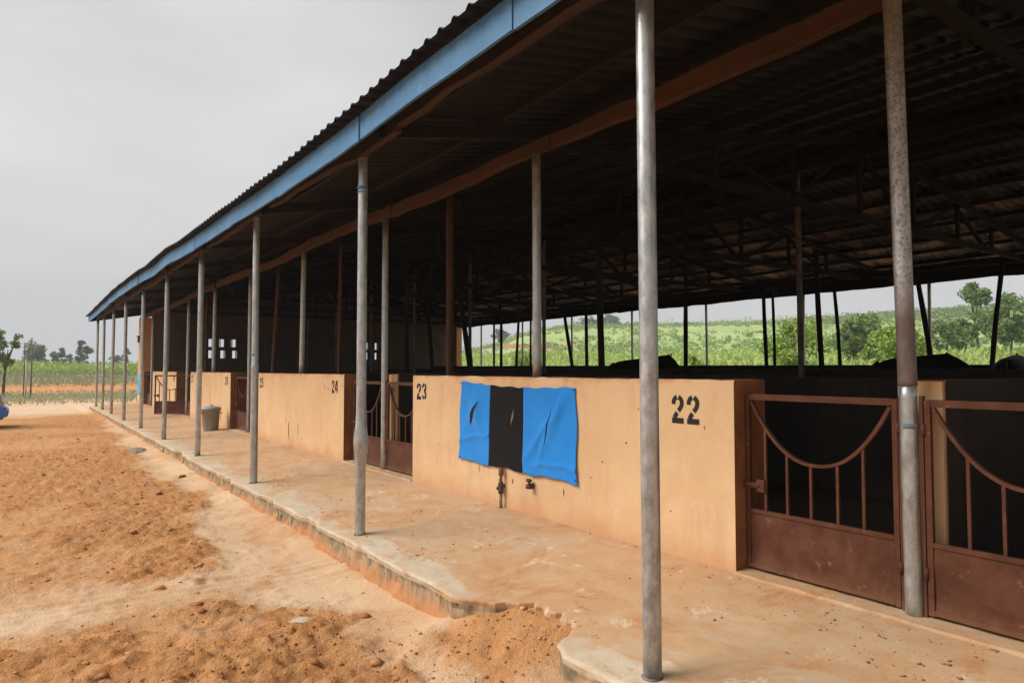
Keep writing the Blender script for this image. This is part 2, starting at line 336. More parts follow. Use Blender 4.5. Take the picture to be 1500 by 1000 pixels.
# ------------------------------------------------------------------ ground sheet
def graded(lo_fine, hi_fine, step, lo, hi, g1, g2):
    a = list(np.arange(lo_fine, hi_fine, step))
    s = step
    while a[-1] < hi: s *= g2; a.append(a[-1] + s)
    s = step; b = [a[0]]
    while b[-1] > lo: s *= g1; b.append(b[-1] - s)
    return np.array(b[:0:-1] + a)
xs = graded(-1.6, 3.1, .025, -1800, 2200, 1.07, 1.09)
ys = graded(2.2, 8.5, .025, -600, 2600, 1.12, 1.022)
XX, YY = np.meshgrid(xs, ys)
def rise_left(x, y):
    r = np.hypot(x, y); return 1.05 * ss(50, 125, r)
def loose_mask(x, y):
    wx = x + .9 * (fbm(x * .9, y * .6, 21, 4) - .5) + .5 * (fbm(x * 4, y * 4, 23, 4) - .5)
    xb = np.interp(y, [0, 5.2, 5.9, 7.2, 8, 10, 11.5, 13.6, 20, 30, 36], [2.0, 1.95, 1.45, 1.6, 1.75, 2.0, 2.05, 1.85, 2.3, 2.6, 2.6])
    m = 1 - ss(-.34, .34, wx - xb)
    yt = 6.5 + .3 * (fbm(x * 1.2, y * 0, 4, 2) - .5)
    m = m * (1 - .97 * np.exp(-np.abs((y - yt) / .46) ** 3) * ss(-2.5, -.6, x))
    m = np.maximum(m, .8 * np.exp(-((y - 6.45 - .12 * x) / .1) ** 2 - ((x - 1.15) / .45) ** 2) * ss(.35, .6, fbm(x * 6, y * 6, 3, 3)))
    m = m * (1 - .9 * np.exp(-((x + 1.1) / .9) ** 2 - ((y - 12.6) / .9) ** 2))
    m = m * (1 - ss(31, 34, y + .6 * (fbm(x * .5, y * .5, 8, 3) - .5) * 6))
    m = m * (.55 + .45 * ss(.36, .5, fbm(x * .75 + 4, y * .75, 31, 4)))
    return np.clip(m, 0, 1)
def ground_z(x, y, detail=True):
    front = np.interp(y, [0, 4, 8, 14, 40], [-.41, -.41, -.38, -.355, -.34]) + rise_left(x, y)
    back = .3 + .032 * np.clip(x - 21, 0, 90)
    w = ss(3.4, 20, x) * (1 - ss(36, 46, y))
    w2 = ss(21, 60, x - .35 * np.clip(y - 36, 0, 400))
    z = front * (1 - np.maximum(w, w2)) + back * np.maximum(w, w2)
    z = np.where((x > 3.25) & (x < 20.9) & (y < 36) & (y > -8), -.75, z)
    if not detail: return z
    L = loose_mask(x, y)
    near = np.exp(-np.hypot(x, y) / 22)
    z = z + near * .72 * L * (.085 * (fbm(x * 2.6, y * 2.6, 40, 4) - .42) + .15 * np.abs(fbm(x * 5, y * 5, 60, 5) - .5) + .05 * ss(.5, .57, fbm(x * 4.5, y * 4.5, 77, 4)) + .04 * ss(.52, .58, fbm(x * 9, y * 9, 78, 3)) + .025 * ss(.55, .6, fbm(x * 17, y * 17, 79, 2)))
    z = z + near * (1 - L) * (.014 * (fbm(x * 2.2, y * 4, 50, 4) - .5) + .016 * ss(.58, .66, fbm(x * 5, y * 7, 51, 4)))
    z = z - near * .012 * np.sin((y + .05 * x) * 42) * np.exp(-((y - 6.5 + .05 * x) / .35) ** 2) * (1 - L)
    # sand drift against the kerb and the ramp of sand where the kerb is broken away
    rm = ss(2.7, 3.45, y) * (1 - ss(4.0, 4.75, y))
    z = z + (1 - rm) * .07 * ss(2.15, 2.56, x) * (1 - ss(2.6, 2.7, x)) * (.4 + .9 * fbm(y * .9, y * 0, 90, 3))
    z = z + rm * (.272 * np.clip((x + .35 * (fbm(x * 2, y * 3, 33, 3) - .5) - 2.1) / .82, 0, 1) + .1 * (fbm(x * 6, y * 6, 35, 5) - .5) * (1 - ss(2.5, 2.8, x)) - .02) * (x < 3.2)
    return z
ZZ = ground_z(XX, YY)
V = np.stack([XX.ravel(), YY.ravel(), ZZ.ravel()], 1)
nx, ny = len(xs), len(ys)
I = np.arange(nx * ny).reshape(ny, nx)
F = np.stack([I[:-1, :-1].ravel(), I[:-1, 1:].ravel(), I[1:, 1:].ravel(), I[1:, :-1].ravel()], 1)
me = fast_mesh('ground', V, F)
def fattr(me, name, a):
    at = me.attributes.new(name, 'FLOAT', 'POINT'); at.data.foreach_set('value', np.asarray(a, np.float32).ravel())
rr = np.hypot(XX, YY)
Lm = loose_mask(XX, YY)
far_or = .75 * ss(58, 62, rr) * (1 - ss(80, 90, rr)) + .5 * ss(31, 33, rr) * (1 - ss(33, 36, rr))
rampm = ss(3.0, 3.4, YY) * (1 - ss(4.1, 4.5, YY)) * ss(1.9, 2.4, XX)
fattr(me, 'loose', np.maximum(np.maximum(Lm, far_or), .62 * rampm))
fattr(me, 'veg', np.maximum(ss(44, 56, rr) * (1 - .75 * ss(58, 62, rr) * (1 - ss(78, 90, rr))), ss(24, 30, XX)) * (.35 + .65 * ss(36, 44, np.maximum(rr, XX * 2))))
fattr(me, 'pale', ss(33, 36, rr) * (1 - ss(42, 50, rr)) * .55)
g = link('ground', me, M['soil'], smooth=True); tag(g, kind='structure')

# clods and crumbs of dug soil
def lumps(P, S, squash=.65, seed=3):
    r = np.random.default_rng(seed); n = len(P)
    base = np.array([(1, 0, 0), (-1, 0, 0), (0, 1, 0), (0, -1, 0), (0, 0, 1), (0, 0, -1), (.6, .6, .6), (-.6, .6, .6), (.6, -.6, .6), (-.6, -.6, .6)], float)
    tri = np.array([(0, 6, 4), (0, 4, 8), (6, 2, 4), (2, 7, 4), (7, 1, 4), (1, 9, 4), (9, 3, 4), (3, 8, 4), (0, 2, 6), (2, 1, 7), (1, 3, 9), (3, 0, 8), (0, 5, 2), (2, 5, 1), (1, 5, 3), (3, 5, 0)])
    q = base[None] * (r.uniform(.65, 1.25, (n, 10, 1)))
    a = r.uniform(0, 2 * PI, n); ca, sa = np.cos(a), np.sin(a)
    st = r.uniform(.7, 1.4, (n, 2))
    X = q[:, :, 0] * st[:, :1]; Y = q[:, :, 1] * st[:, 1:]
    out = np.stack([X * ca[:, None] - Y * sa[:, None], X * sa[:, None] + Y * ca[:, None], q[:, :, 2] * squash], 2) * S[:, None, None] + P[:, None, :]
    F = (tri[None] + (np.arange(n) * 10)[:, None, None]).reshape(-1, 3)
    return out.reshape(-1, 3), F
N = 75000
u = rng.uniform(0, 1, N); yy = 2.6 + 26 * u ** 2.0; xx = rng.uniform(-1, 1, N) * (2.2 + .25 * yy) + .2 - .1 * yy
k = (loose_mask(xx, yy) > rng.uniform(.35, 1.45, N)) | (rng.uniform(0, 1, N) < .03) | ((np.abs(yy - 3.75) < .7) & (xx > 1.8) & (rng.uniform(0, 1, N) < .4))
k &= (xx < np.where(np.abs(yy - 3.75) < .5, 2.9, 2.45)); xx, yy = xx[k], yy[k]
S = .003 + .013 * rng.uniform(0, 1, len(xx)) ** 4 + .03 * (rng.uniform(0, 1, len(xx)) > .99) * rng.uniform(.3, 1.3, len(xx))
P = np.stack([xx, yy, ground_z(xx, yy) + S * .15], 1)
o = link('soil_clods', fast_mesh('soil_clods', *lumps(P, S)), M['clod'])
tag(o, 'crumbs and clods of dug orange soil strewn over the yard', 'soil', kind='stuff')

# ------------------------------------------------------------------ verandah and stall floor
ysl = np.concatenate([np.arange(-7, 2, .25), np.arange(2, 12, .03), np.arange(12, 35.9, .08)])
ex = edge_x(ysl)
u = np.concatenate([np.linspace(0, .5, 14), np.linspace(.55, 2.6, 28), np.array([3.5, 5.5, 8, 11, 14, 18.2])])
rows = []
for y, e in zip(ysl, ex):
    x = e + u * (20.75 - e) / 18.2; x[:42] = e + u[:42] * .85
    rows.append(np.stack([x, np.full_like(x, y), floor_z(x)], 1))
T = np.array(rows)
T[:, :, 2] += .012 * (fbm(T[:, :, 0] * 2.2, T[:, :, 1] * 2.2, 12, 4) - .5) + .004 * (fbm(T[:, :, 0] * 14, T[:, :, 1] * 14, 14, 3) - .5)
gap = (ss(3.2, 3.42, ysl) * (1 - ss(4.1, 4.22, ysl)))[:, None]
gs = (ss(2.8, 3.5, ysl) * (1 - ss(3.95, 4.6, ysl)))[:, None]
T[:, :, 2] -= gs * .03 * (1 - ss(2.95, 3.6, T[:, :, 0]))
# broken lip and rough face
face = []
for k_, (dz, dx) in enumerate(((-.012, -.006), (-.035, .0), (-.08, .008), (-.13, .0), (-.2, -.012), (-.3, -.02), (-.5, -.02))):
    f0 = T[:, 0, :].copy(); f0[:, 2] += dz
    f0[:, 0] += dx + .04 * (np.round(fbm(ysl * 3.4, ysl * 0 + dz * 7, 70, 4) * 7) / 7 - .5) * min(1, k_ * .4) + .04 * (fbm(ysl * 11, ysl * 0 + dz * 30, 71, 5) - .5) * min(1, .2 + k_ * .4)
    face.append(f0)
A = np.concatenate([np.stack(face[::-1], 1), T], 1)
nb, na = A.shape[:2]; I = np.arange(nb * na).reshape(nb, na)
F = np.stack([I[:-1, :-1].ravel(), I[:-1, 1:].ravel(), I[1:, 1:].ravel(), I[1:, :-1].ravel()], 1)
Vv = A.reshape(-1, 3)
sk = []   # outer skirts (ends and back)
def skirt(idx):
    global Vv, F
    n0 = len(Vv); low = Vv[idx].copy(); low[:, 2] = -.7; Vv = np.concatenate([Vv, low])
    j = np.arange(len(idx) - 1); F = np.concatenate([F, np.stack([idx[:-1], idx[1:], n0 + j + 1, n0 + j], 1)])
skirt(I[-1, :]); skirt(I[:, -1])
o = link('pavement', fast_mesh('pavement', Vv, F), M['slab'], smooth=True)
sm = np.ones(len(F), bool); sm[:(nb - 1) * (na - 1)] = np.tile(np.arange(na - 1) >= 7, nb - 1); o.data.polygons.foreach_set('use_smooth', sm); tag(o, kind='structure')
# grit on the verandah floor
N = 4200; yy = 1.5 + 30 * rng.uniform(0, 1, N) ** 1.6; xx = rng.uniform(2.7, 4.3, N)
k = fbm(xx * 1.5, yy * 1.5, 55, 3) > .47; xx, yy = xx[k], yy[k]; S = .0025 + .011 * rng.uniform(0, 1, len(xx)) ** 5
o = link('grit', fast_mesh('grit', *lumps(np.stack([xx, yy, floor_z(xx) + S * .2], 1), S, .5, 5)), M['clod']); tag(o, 'grit and crumbs of orange soil on the verandah floor', 'grit', kind='stuff')

# ------------------------------------------------------------------ the stable
st = empty('stable', (0, 0, 0)); tag(st, 'long open sided stable with blue fascia, steel posts and orange stall walls', 'stable')

# roof sheets, corrugated
ps = .19; yr = np.arange(Y0 - .1, Y1 + .12, ps / 8)
wave = np.interp((yr / ps) % 1.0, [0, .12, .26, .38, .5, 1], [0, .03, .03, 0, 0, 0]) + .004 * np.sin(yr * 3.1)
def sheet(x0, x1, n):
    xr = np.linspace(x0, x1, n); A = np.zeros((len(yr), n, 3))
    for j, x in enumerate(xr):
        A[:, j, 0] = x; A[:, j, 1] = yr
        A[:, j, 2] = roof_z(np.full_like(yr, x), yr) + .022 + wave + .015 * (fbm(yr * .8, yr * 0 + x * .7, 5, 3) - .5)
        if j == 0: A[:, j, 0] += .02 * np.repeat(vnoise(np.arange(len(yr) // 40 + 2) * 1.7, 0, 3), 40)[:len(yr)]
    return A
A1 = sheet(2.27, XR, 10); A2 = sheet(XR, 20.66, 10)
Vr = np.concatenate([A1.reshape(-1, 3), A2.reshape(-1, 3)]); Fs = []
for k_, A in enumerate((A1, A2)):
    nb, na = A.shape[:2]; I = np.arange(nb * na).reshape(nb, na) + k_ * A1.shape[0] * A1.shape[1]
    Fs.append(np.stack([I[:-1, :-1].ravel(), I[:-1, 1:].ravel(), I[1:, 1:].ravel(), I[1:, :-1].ravel()], 1))
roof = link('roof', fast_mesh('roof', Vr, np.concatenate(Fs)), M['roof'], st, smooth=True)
for x in list(np.arange(2.95, 11.3, .92)) + list(np.arange(12.0, 20.5, .92)):
    b = MB(); yy = np.linspace(Y0, Y1 - .05, 30)
    z = roof_z(np.full_like(yy, x), yy) - .03 + .012 * np.sin(yy * .9 + x)
    for a_, b_, za, zb in zip(yy[:-1], yy[1:], z[:-1], z[1:]): b.bar((x, a_, za), (x, b_, zb), .055, .085)
    b.build('purlin', M['darkwood'], roof)
frames = [1.99 + 3.735 * k_ for k_ in range(-2, 9)]
for y in frames:
    b = MB(); tz = ip(ctl_i, y) + .24
    r0 = lambda x: float(roof_z(np.array(x), np.array(y))) - .14
    b.bar((2.6, y, r0(2.6)), (XR, y, r0(XR)), .06, .12); b.bar((XR, y, r0(XR)), (20.4, y, r0(20.4)), .06, .12)
    b.bar((4.3, y + .061, tz - .02), (18.6, y + .061, tz), .05, .12)
    xs_ = [5.9, 7.6, 9.5, XR, 13.4, 15.3, 17]
    for i, x in enumerate(xs_):
        b.bar((x, y + .12, tz), (x, y + .12, r0(x)), .06, .09)
        if i: b.bar((xs_[i - 1], y + .18, tz if i % 2 else r0(xs_[i - 1])), (x, y + .18, r0(x) if i % 2 else tz), .05, .08)
    b.build('truss', M['darkwood'], roof)
b = MB(); yy = np.linspace(Y0, Y1, 60); zr = roof_z(np.full_like(yy, XR), yy)
for a_, b_ in zip(range(59), range(1, 60)):
    for sgn in (-1, 1):
        b.add([(XR, yy[a_], zr[a_] + .1), (XR, yy[b_], zr[b_] + .1), (XR + sgn * .25, yy[b_], zr[b_] + .06), (XR + sgn * .25, yy[a_], zr[a_] + .06)], [(0, 1, 2, 3)])
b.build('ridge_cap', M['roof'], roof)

# fascia boards along the front eaves (2.36 m boards) and the ends
seams = [-5.9, -3.6, -1.3, 1.0, 3.34, 5.66, 8.02, 10.2, 12.7, 15.1, 17.5, 19.8, 22.2, 24.6, 27.0, 29.4, 31.8, 35.2]
for i, (a_, b_) in enumerate(zip(seams[:-1], seams[1:])):
    yy = np.linspace(a_ + .006, b_ - .006, 14); b = MB(); off = rnd.uniform(-.012, .012); dz = rnd.uniform(-.012, .012)
    fa, fb = float(fasc(a_)), float(fasc(b_)); zb = fa + (fb - fa) * (yy - a_) / (b_ - a_) + dz + .5 * ((fasc(yy) - fa) - (fb - fa) * (yy - a_) / (b_ - a_)) + .003 * np.array([rnd.uniform(-1, 1) for _ in yy]); zt = zb + .225
    vs = []; fs = []
    for k_ in range(14):
        x = 2.4 + off + .006 * math.sin(yy[k_] * 2.3)
        vs += [(x, yy[k_], zb[k_]), (x + .025, yy[k_], zb[k_]), (x + .025, yy[k_], zt[k_]), (x, yy[k_], zt[k_])]
        if k_:
            p = (k_ - 1) * 4; q = k_ * 4
            fs += [(p + j, p + (j + 1) % 4, q + (j + 1) % 4, q + j) for j in range(4)]
    fs += [(0, 3, 2, 1), (52, 53, 54, 55)]
    b.add(vs, fs); b.build('fascia_board', M['fascia'], st)
b = MB()
for x0, x1 in ((2.43, 4.3), (4.3, 7), (7, XR), (XR, 16), (16, 20.5)):
    z0 = float(roof_z(np.array(x0), np.array(Y1))); z1 = float(roof_z(np.array(x1), np.array(Y1)))
    b.bar((x0, Y1 + .02, z0 - .1), (x1, Y1 + .02, z1 - .1), .03, .24)
b.build('barge_board', M['darkwood'], st)
b = MB(); yy = np.linspace(Y0, Y1, 40)
zb = roof_z(np.full_like(yy, 20.5), yy) - .07 + .03 * (fbm(yy * .7, yy * 0, 8, 3) - .5)
for a_ in range(39): b.bar((20.5, yy[a_], zb[a_]), (20.5, yy[a_ + 1], zb[a_ + 1]), .03, .27)
b.build('fascia_board', M['darkwood'], st)['label'] = 'dark unpainted board along the rear eaves'

# longitudinal beams
def beam(x, ctl, w, h, mat, y0=Y0, y1=Y1, seg=3.735, off=.3):
    y = y0; i = 0
    while y < y1 - .1:
        ye = min(y1, y + seg + (off if i == 0 else 0)); b = MB(); pts = np.linspace(y, ye, 9); jj = rnd.uniform(-.02, .02); jz = rnd.uniform(-.012, .018); ph = rnd.uniform(0, 6)
        for a_, c_ in zip(pts[:-1], pts[1:]):
            wob = lambda q: .014 * math.sin(q * 2.1 + ph) + .008 * math.sin(q * 5.3 + 2 * ph)
            b.bar((x + jj + wob(a_), a_ - .01, ip(ctl, a_) + h / 2 + jz + wob(a_ + 9)), (x + jj + wob(c_), c_ + .01, ip(ctl, c_) + h / 2 + jz + wob(c_ + 9)), w + .012 * math.sin(a_ * 2 + ph), h + .018 * math.sin(a_ * 1.6 + ph))
        b.build('eaves_beam', mat, st, bevel=.008); y = ye; i += 1
beam(X_POST - .02, ctl_b, .085, .12, M['eaves'])
beam(X_IN, ctl_i, .075, .16, M['beam'])
beam(18.5, [(-9, 3.98), (40, 3.98)], .08, .16, M['darkwood'])
beam(20.2, [(-9, 3.86), (40, 3.86)], .08, .14, M['darkwood'])
beam(XR, [(-9, 5.1), (40, 5.1)], .08, .16, M['darkwood'])

# posts
def post(x, y, z0, z1, lean=(0, 0), r=.05, prof=None, mat='galv', n=20):
    b = MB(); zs = np.linspace(z0, z1, 14); pts = []; rad = []
    if prof is not None: zs = sorted(set(list(zs) + [p[0] for p in prof]))
    for z in zs:
        f = (z - z0) / (z1 - z0); pts.append((x + lean[0] * f, y + lean[1] * f, z))
        rad.append(r + (np.interp(z, [p[0] for p in prof], [p[1] for p in prof]) if prof else 0))
    b.tube(pts, rad, n)
    return b.build('post', M[mat], st, smooth=True)
def band(p, x, y, z, r, h=.03, mat='tape'):
    MB().tube([(x, y, z), (x, y, z + h)], r, 20).build('tape_band', M[mat], p, smooth=True)
def collar(p, x, y, z, r):
    b = MB(); b.lathe([(r, 0), (r + .012, .0), (r + .008, .012), (r, .02)], (x, y, z - .005), 18); b.build('base_weld', M['rusty'], p, smooth=True)
outer = [2.53, 6.33, 10.08, 13.85, 17.55, 21.25, 25.05, 28.75, 32.0, 34.85]
for i, y in enumerate(outer):
    z0 = -.112 if i else -.12; lean = (rnd.uniform(-.015, .015), [0.02, .02, .06, -.02, 0, -.03, .02, -.02, .01, .16][i])
    prof = None
    if i == 1: prof = [(-.12, .0), (.5, .0), (.62, .006), (.75, .02), (.8, .022), (.9, .012), (.97, .002), (1.1, -.002), (3.7, -.003)]
    if i == 2: prof = [(-.12, .003), (1.52, .003), (1.54, .006), (1.58, -.003), (3.8, -.004)]
    p = post(X_POST, y, z0, ip(ctl_b, y) + .02, lean, .05, prof)
    if i < 5: collar(p, X_POST, y, z0 + .006, .05)
    if i == 1:
        band(p, X_POST + .0, y + .018, 3.29, .0505); band(p, X_POST, y + .018, 3.26, .0495, .008)
    if i == 2: band(p, X_POST, y + .03, 1.7, .0475, .035)
inner = [1.99 + 3.735 * k_ for k_ in range(-1, 9)]
for i, y in enumerate(inner):
    gatepost = (i % 2 == 1)
    z0 = -.01 if gatepost else 1.41
    if i == 1:
        p = post(X_IN, y, z0, 1.43, (.0, .01), .05, None, 'galv'); p2 = post(X_IN, y + .01, 1.425, ip(ctl_i, y) + .03, (-.02, .03), .053, [(1.4, .002), (1.6, 0), (3.9, 0)], 'halfrust')
        band(p, X_IN, y + .004, 1.14, .0512, .03, 'greytape')
    else:
        post(X_IN, y, z0, ip(ctl_i, y) + .03, (rnd.uniform(-.02, .02), rnd.uniform(-.03, .03)), .048)
for k_ in range(0, 10):
    y = 1.0 + 3.735 * k_
    post(20.2, y, .3, 3.9, (0, rnd.uniform(-.05, .05)), .045, n=12)
for k_ in range(0, 9):
    post(XR, 3.22 + 3.735 * k_, .15, 5.15, (0, rnd.uniform(-.04, .04)), .05, mat='rusty', n=12)
# timber props, each its own crooked pole
def prop(x, yb, yt, z0, z1, r, mat, bend=.03):
    b = MB(); pts = []; n = 9; ph = rnd.uniform(0, 6)
    for k_ in range(n):
        f = k_ / (n - 1); pts.append((x + bend * .6 * math.sin(f * 4 + ph), yb + (yt - yb) * f + bend * math.sin(f * PI * 1.3 + ph), z0 + (z1 - z0) * f))
    b.tube(pts, [r * (1.06 - .16 * k_ / n + .05 * math.sin(k_ * 2 + ph)) for k_ in range(n)], 9)
    return b.build('timber_prop', M[mat], st, smooth=True)
for x, yb, yt, z0, r in ((4.78, 8.08, 8.12, 0, .055), (4.78, 4.36, 4.5, 0, .06), (4.8, 16.4, 15.9, 0, .05), (4.8, 23.4, 23.3, 0, .05), (4.85, 12.3, 12.25, 0, .04)):
    prop(x, yb, yt, z0, 3.9, r, 'prop', .02)
for yb, yt, r in ((6.5, 6.15, .055), (7.6, 8.0, .065), (10.0, 10.2, .05), (12.1, 12.1, .045), (12.35, 12.4, .06), (19.6, 19.6, .05), (20.5, 20.5, .07), (21.1, 21.9, .075), (24.2, 24.2, .05), (25.4, 25.1, .06), (26.5, 26.5, .07), (27.1, 27.1, .055), (28.9, 29.4, .06), (31, 31, .06)):
    prop(18.45, yb, yt, .3, 4.0, r, 'darkwood', .04)
for x, yb, yt, r in ((9.2, 14.2, 15.3, .07), (12.5, 22.2, 22.9, .08), (8.3, 16.3, 16.3, .06), (14.5, 12.2, 12.1, .06), (14.5, 8.3, 8.4, .06), (8.3, 8.8, 8.9, .06)):
    prop(x, yb, yt, .1, 4.2, r, 'darkwood', .03)

# walls
def wall(name, x0, x1, y0, y1, z0, z1, mats, parent=st, jit=.008, dz=0):
    """block wall with slightly uneven arrises; material 1 on its end and rear faces"""
    b = MB(); n = max(2, int((y1 - y0) / .12)); c = .012
    prof = [(x0, z0), (x0, z1 - c), (x0 + c, z1), (x1 - c, z1), (x1, z1 - c), (x1, z0)]
    for k_ in range(n + 1):
        y = y0 + (y1 - y0) * k_ / n
        for j, (x, z) in enumerate(prof):
            s_ = rnd.uniform(-1, 1) * jit if j in (1, 2, 3, 4) else 0
            b.v.append((x, y + (rnd.uniform(-1, 1) * jit * .5 if 0 < k_ < n else 0), z + s_ * .6 + dz * k_ / n * (j in (1, 2, 3, 4))))
    for k_ in range(n):
        for j in range(5):
            a_ = k_ * 6 + j; b.f.append((a_, a_ + 6, a_ + 7, a_ + 1)); b.mi.append(0 if j < 2 else 1)
    b.f.append(tuple(range(0, 6))); b.mi.append(1); b.f.append(tuple(n * 6 + j for j in range(5, -1, -1))); b.mi.append(1)
    return b.build(name, mats, parent)
fw = []
spans = [(-4.3, .79), (3.18, 8.31), (10.74, 15.75), (18.2, 23.2), (25.6, 30.7)]
for a_, b_ in spans: fw.append(wall('stall_wall', X_WALL, 4.72, a_, b_, -.06, 1.42, [M['wall'], M['wall_end']]))
wall('stall_wall', X_WALL, 4.72, 33.1, 33.36, -.06, 1.42, [M['wall'], M['wall_end']])
# lit painted columns at the far end
b = MB(); b.box((X_WALL, 34.0, -.06), (4.73, 35.0, 3.8)); b.build('corner_pier', M['wall'], st, bevel=.015)
b = MB(); b.box((X_WALL - .06, 34.6, 2.72), (X_WALL - .002, 34.9, 2.98)); b.box((X_WALL - .1, 34.56, 2.98), (X_WALL - .002, 34.94, 3.01)); b.build('meter_box', M['prop'], st)
# partitions and the wall rows behind
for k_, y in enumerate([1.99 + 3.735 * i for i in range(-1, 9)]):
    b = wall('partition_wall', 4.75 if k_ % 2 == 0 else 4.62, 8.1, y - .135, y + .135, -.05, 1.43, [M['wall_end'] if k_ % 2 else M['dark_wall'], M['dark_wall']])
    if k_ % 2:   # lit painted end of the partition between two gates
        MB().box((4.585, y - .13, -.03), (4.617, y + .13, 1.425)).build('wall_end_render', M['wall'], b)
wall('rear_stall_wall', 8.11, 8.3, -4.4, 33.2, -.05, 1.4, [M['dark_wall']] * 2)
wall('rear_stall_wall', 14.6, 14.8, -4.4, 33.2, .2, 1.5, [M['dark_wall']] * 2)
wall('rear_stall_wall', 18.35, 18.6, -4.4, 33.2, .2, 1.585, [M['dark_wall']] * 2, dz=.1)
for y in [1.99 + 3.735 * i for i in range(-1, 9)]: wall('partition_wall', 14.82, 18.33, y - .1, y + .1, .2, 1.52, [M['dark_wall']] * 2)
# end wall with pierced ventilation openings
def end_wall():
    b = MB(); y0, y1 = 33.4, 33.6; top = 4.0; holes = []
    for c in (7.54, 15.2):
        for i in (-1, 0, 1):
            for j in (0, 1): holes.append((c + i * .52 + j * .06 - .12, c + i * .52 + j * .06 + .12, 2.02 + (1 - j) * .52, 2.38 + (1 - j) * .52))
    xb = sorted({X_WALL + .4, 20.1} | {round(h[0], 3) for h in holes} | {round(h[1], 3) for h in holes})
    zb = sorted({-.1, top} | {h[2] for h in holes} | {h[3] for h in holes})
    def hole(xm, zm): return any(h[0] < xm < h[1] and h[2] < zm < h[3] for h in holes)
    for xa, xc in zip(xb[:-1], xb[1:]):
        for za, zc in zip(zb[:-1], zb[1:]):
            xm, zm = (xa + xc) / 2, (za + zc) / 2
            if hole(xm, zm):
                b.add([(xa, y0, za), (xc, y0, za), (xc, y1, za), (xa, y1, za)], [(0, 1, 2, 3)]); b.add([(xa, y0, zc), (xc, y0, zc), (xc, y1, zc), (xa, y1, zc)], [(3, 2, 1, 0)])
                b.add([(xa, y0, za), (xa, y1, za), (xa, y1, zc), (xa, y0, zc)], [(0, 1, 2, 3)]); b.add([(xc, y0, za), (xc, y1, za), (xc, y1, zc), (xc, y0, zc)], [(3, 2, 1, 0)])
            else:
                b.add([(xa, y0, za), (xc, y0, za), (xc, y0, zc), (xa, y0, zc)], [(0, 1, 2, 3)]); b.add([(xa, y1, za), (xc, y1, za), (xc, y1, zc), (xa, y1, zc)], [(3, 2, 1, 0)])
    for x in (X_WALL + .4, 20.1): b.add([(x, y0, -.1), (x, y1, -.1), (x, y1, top), (x, y0, top)], [(0, 1, 2, 3)])
    # gable
    g_ = [(X_WALL + .4, top), (20.1, top), (20.1, 4.22), (XR, 5.48), (X_WALL + .4, 4.16)]
    for y, r in ((y0, 1), (y1, -1)): b.add([(x, y, z) for x, z in g_], [tuple(range(5))[::r]])
    return b.build('end_wall', M['end_wall'], st)
end_wall()
MB().box((20.1, 33.3, -.1), (20.45, 33.65, 3.95)).build('corner_pier', M['wall'], st, bevel=.01)
# threshold strip in front of the gates
for a_, b_ in ((.79, 3.18), (8.31, 10.74), (15.75, 18.2), (23.2, 25.6), (30.7, 33.1)):
    wall('threshold', 4.29, 4.6, a_, b_, -.05, .014, [M['slab'], M['slab']])

# stencilled stall numbers
STROKES = {
 '2': [[(.09, .66), (.1, .78), (.16, .87), (.24, .905)], [(.31, .905), (.4, .86), (.455, .76), (.45, .64), (.39, .53), (.3, .44)], [(.25, .37), (.17, .27), (.12, .19)], [(.02, .1), (.53, .1)]],
 '3': [[(.08, .7), (.1, .82), (.17, .89), (.24, .905)], [(.31, .905), (.42, .85), (.45, .73), (.4, .6), (.24, .53)], [(.3, .5), (.43, .42), (.45, .27), (.4, .15), (.31, .1)], [(.24, .1), (.14, .13), (.08, .27)]],
 '4': [[(.3, .92), (.2, .66), (.06, .36)], [(.02, .28), (.28, .28)], [(.41, .98), (.41, .02)], [(.46, .28), (.54, .28)]],
 '5': [[(.5, .91), (.1, .91)], [(.1, .86), (.1, .55)], [(.16, .56), (.3, .6), (.43, .5), (.45, .33), (.42, .18), (.31, .1)], [(.24, .1), (.12, .14), (.07, .26)]],
 '6': [[(.45, .74), (.4, .87), (.31, .905)], [(.24, .9), (.13, .8), (.1, .5), (.12, .2), (.23, .1)], [(.31, .1), (.43, .18), (.45, .35), (.4, .5), (.28, .53), (.17, .48)]],
 '7': [[(.03, .91), (.5, .91)], [(.46, .82), (.3, .45)], [(.27, .38), (.18, .02)]],
 '8': [[(.24, .905), (.12, .85), (.1, .7), (.24, .54)], [(.31, .905), (.43, .85), (.45, .7), (.31, .54)], [(.24, .5), (.1, .38), (.1, .2), (.24, .1)], [(.31, .5), (.45, .38), (.45, .2), (.31, .1)]],
}
def number(w, txt, y_left, z0, h, mat='ink'):
    """painted on the front of wall w; y_left is the end farther along the stable (the left edge seen from the yard)"""
    b = MB(); x = X_WALL - .003; adv = 0
    for ch in txt:
        for j, s_ in enumerate(STROKES[ch]):
            wd = .165 if not (ch == '2' and j == 3) else .19
            P = [Vector((p[0], p[1])) for p in s_]; vs = []
            if len(P) > 2:   # smooth the curve
                for _ in range(2):
                    Q = [P[0]]
                    for a_, c_ in zip(P[:-1], P[1:]): Q += [a_ * .75 + c_ * .25, a_ * .25 + c_ * .75]
                    P = Q + [P[-1]]
            for i, p in enumerate(P):
                d = (P[min(i + 1, len(P) - 1)] - P[max(i - 1, 0)]).normalized(); n = Vector((-d.y, d.x)) * wd / 2
                for q in (p + n, p - n): vs.append((x, y_left - (adv + q.x) * h, z0 + q.y * h))
            b.add(vs, [(2 * i, 2 * i + 1, 2 * i + 3, 2 * i + 2) for i in range(len(P) - 1)])
        adv += .66
    return b.build('number', M[mat], w)
number(fw[1], '23', 8.2, 1.1, .225); number(fw[1], '22', 3.78, 1.065, .235)
number(fw[2], '25', 15.6, 1.1, .225); number(fw[2], '24', 11.28, 1.1, .225)
number(fw[3], '27', 23.05, 1.1, .225); number(fw[3], '26', 18.75, 1.1, .225)
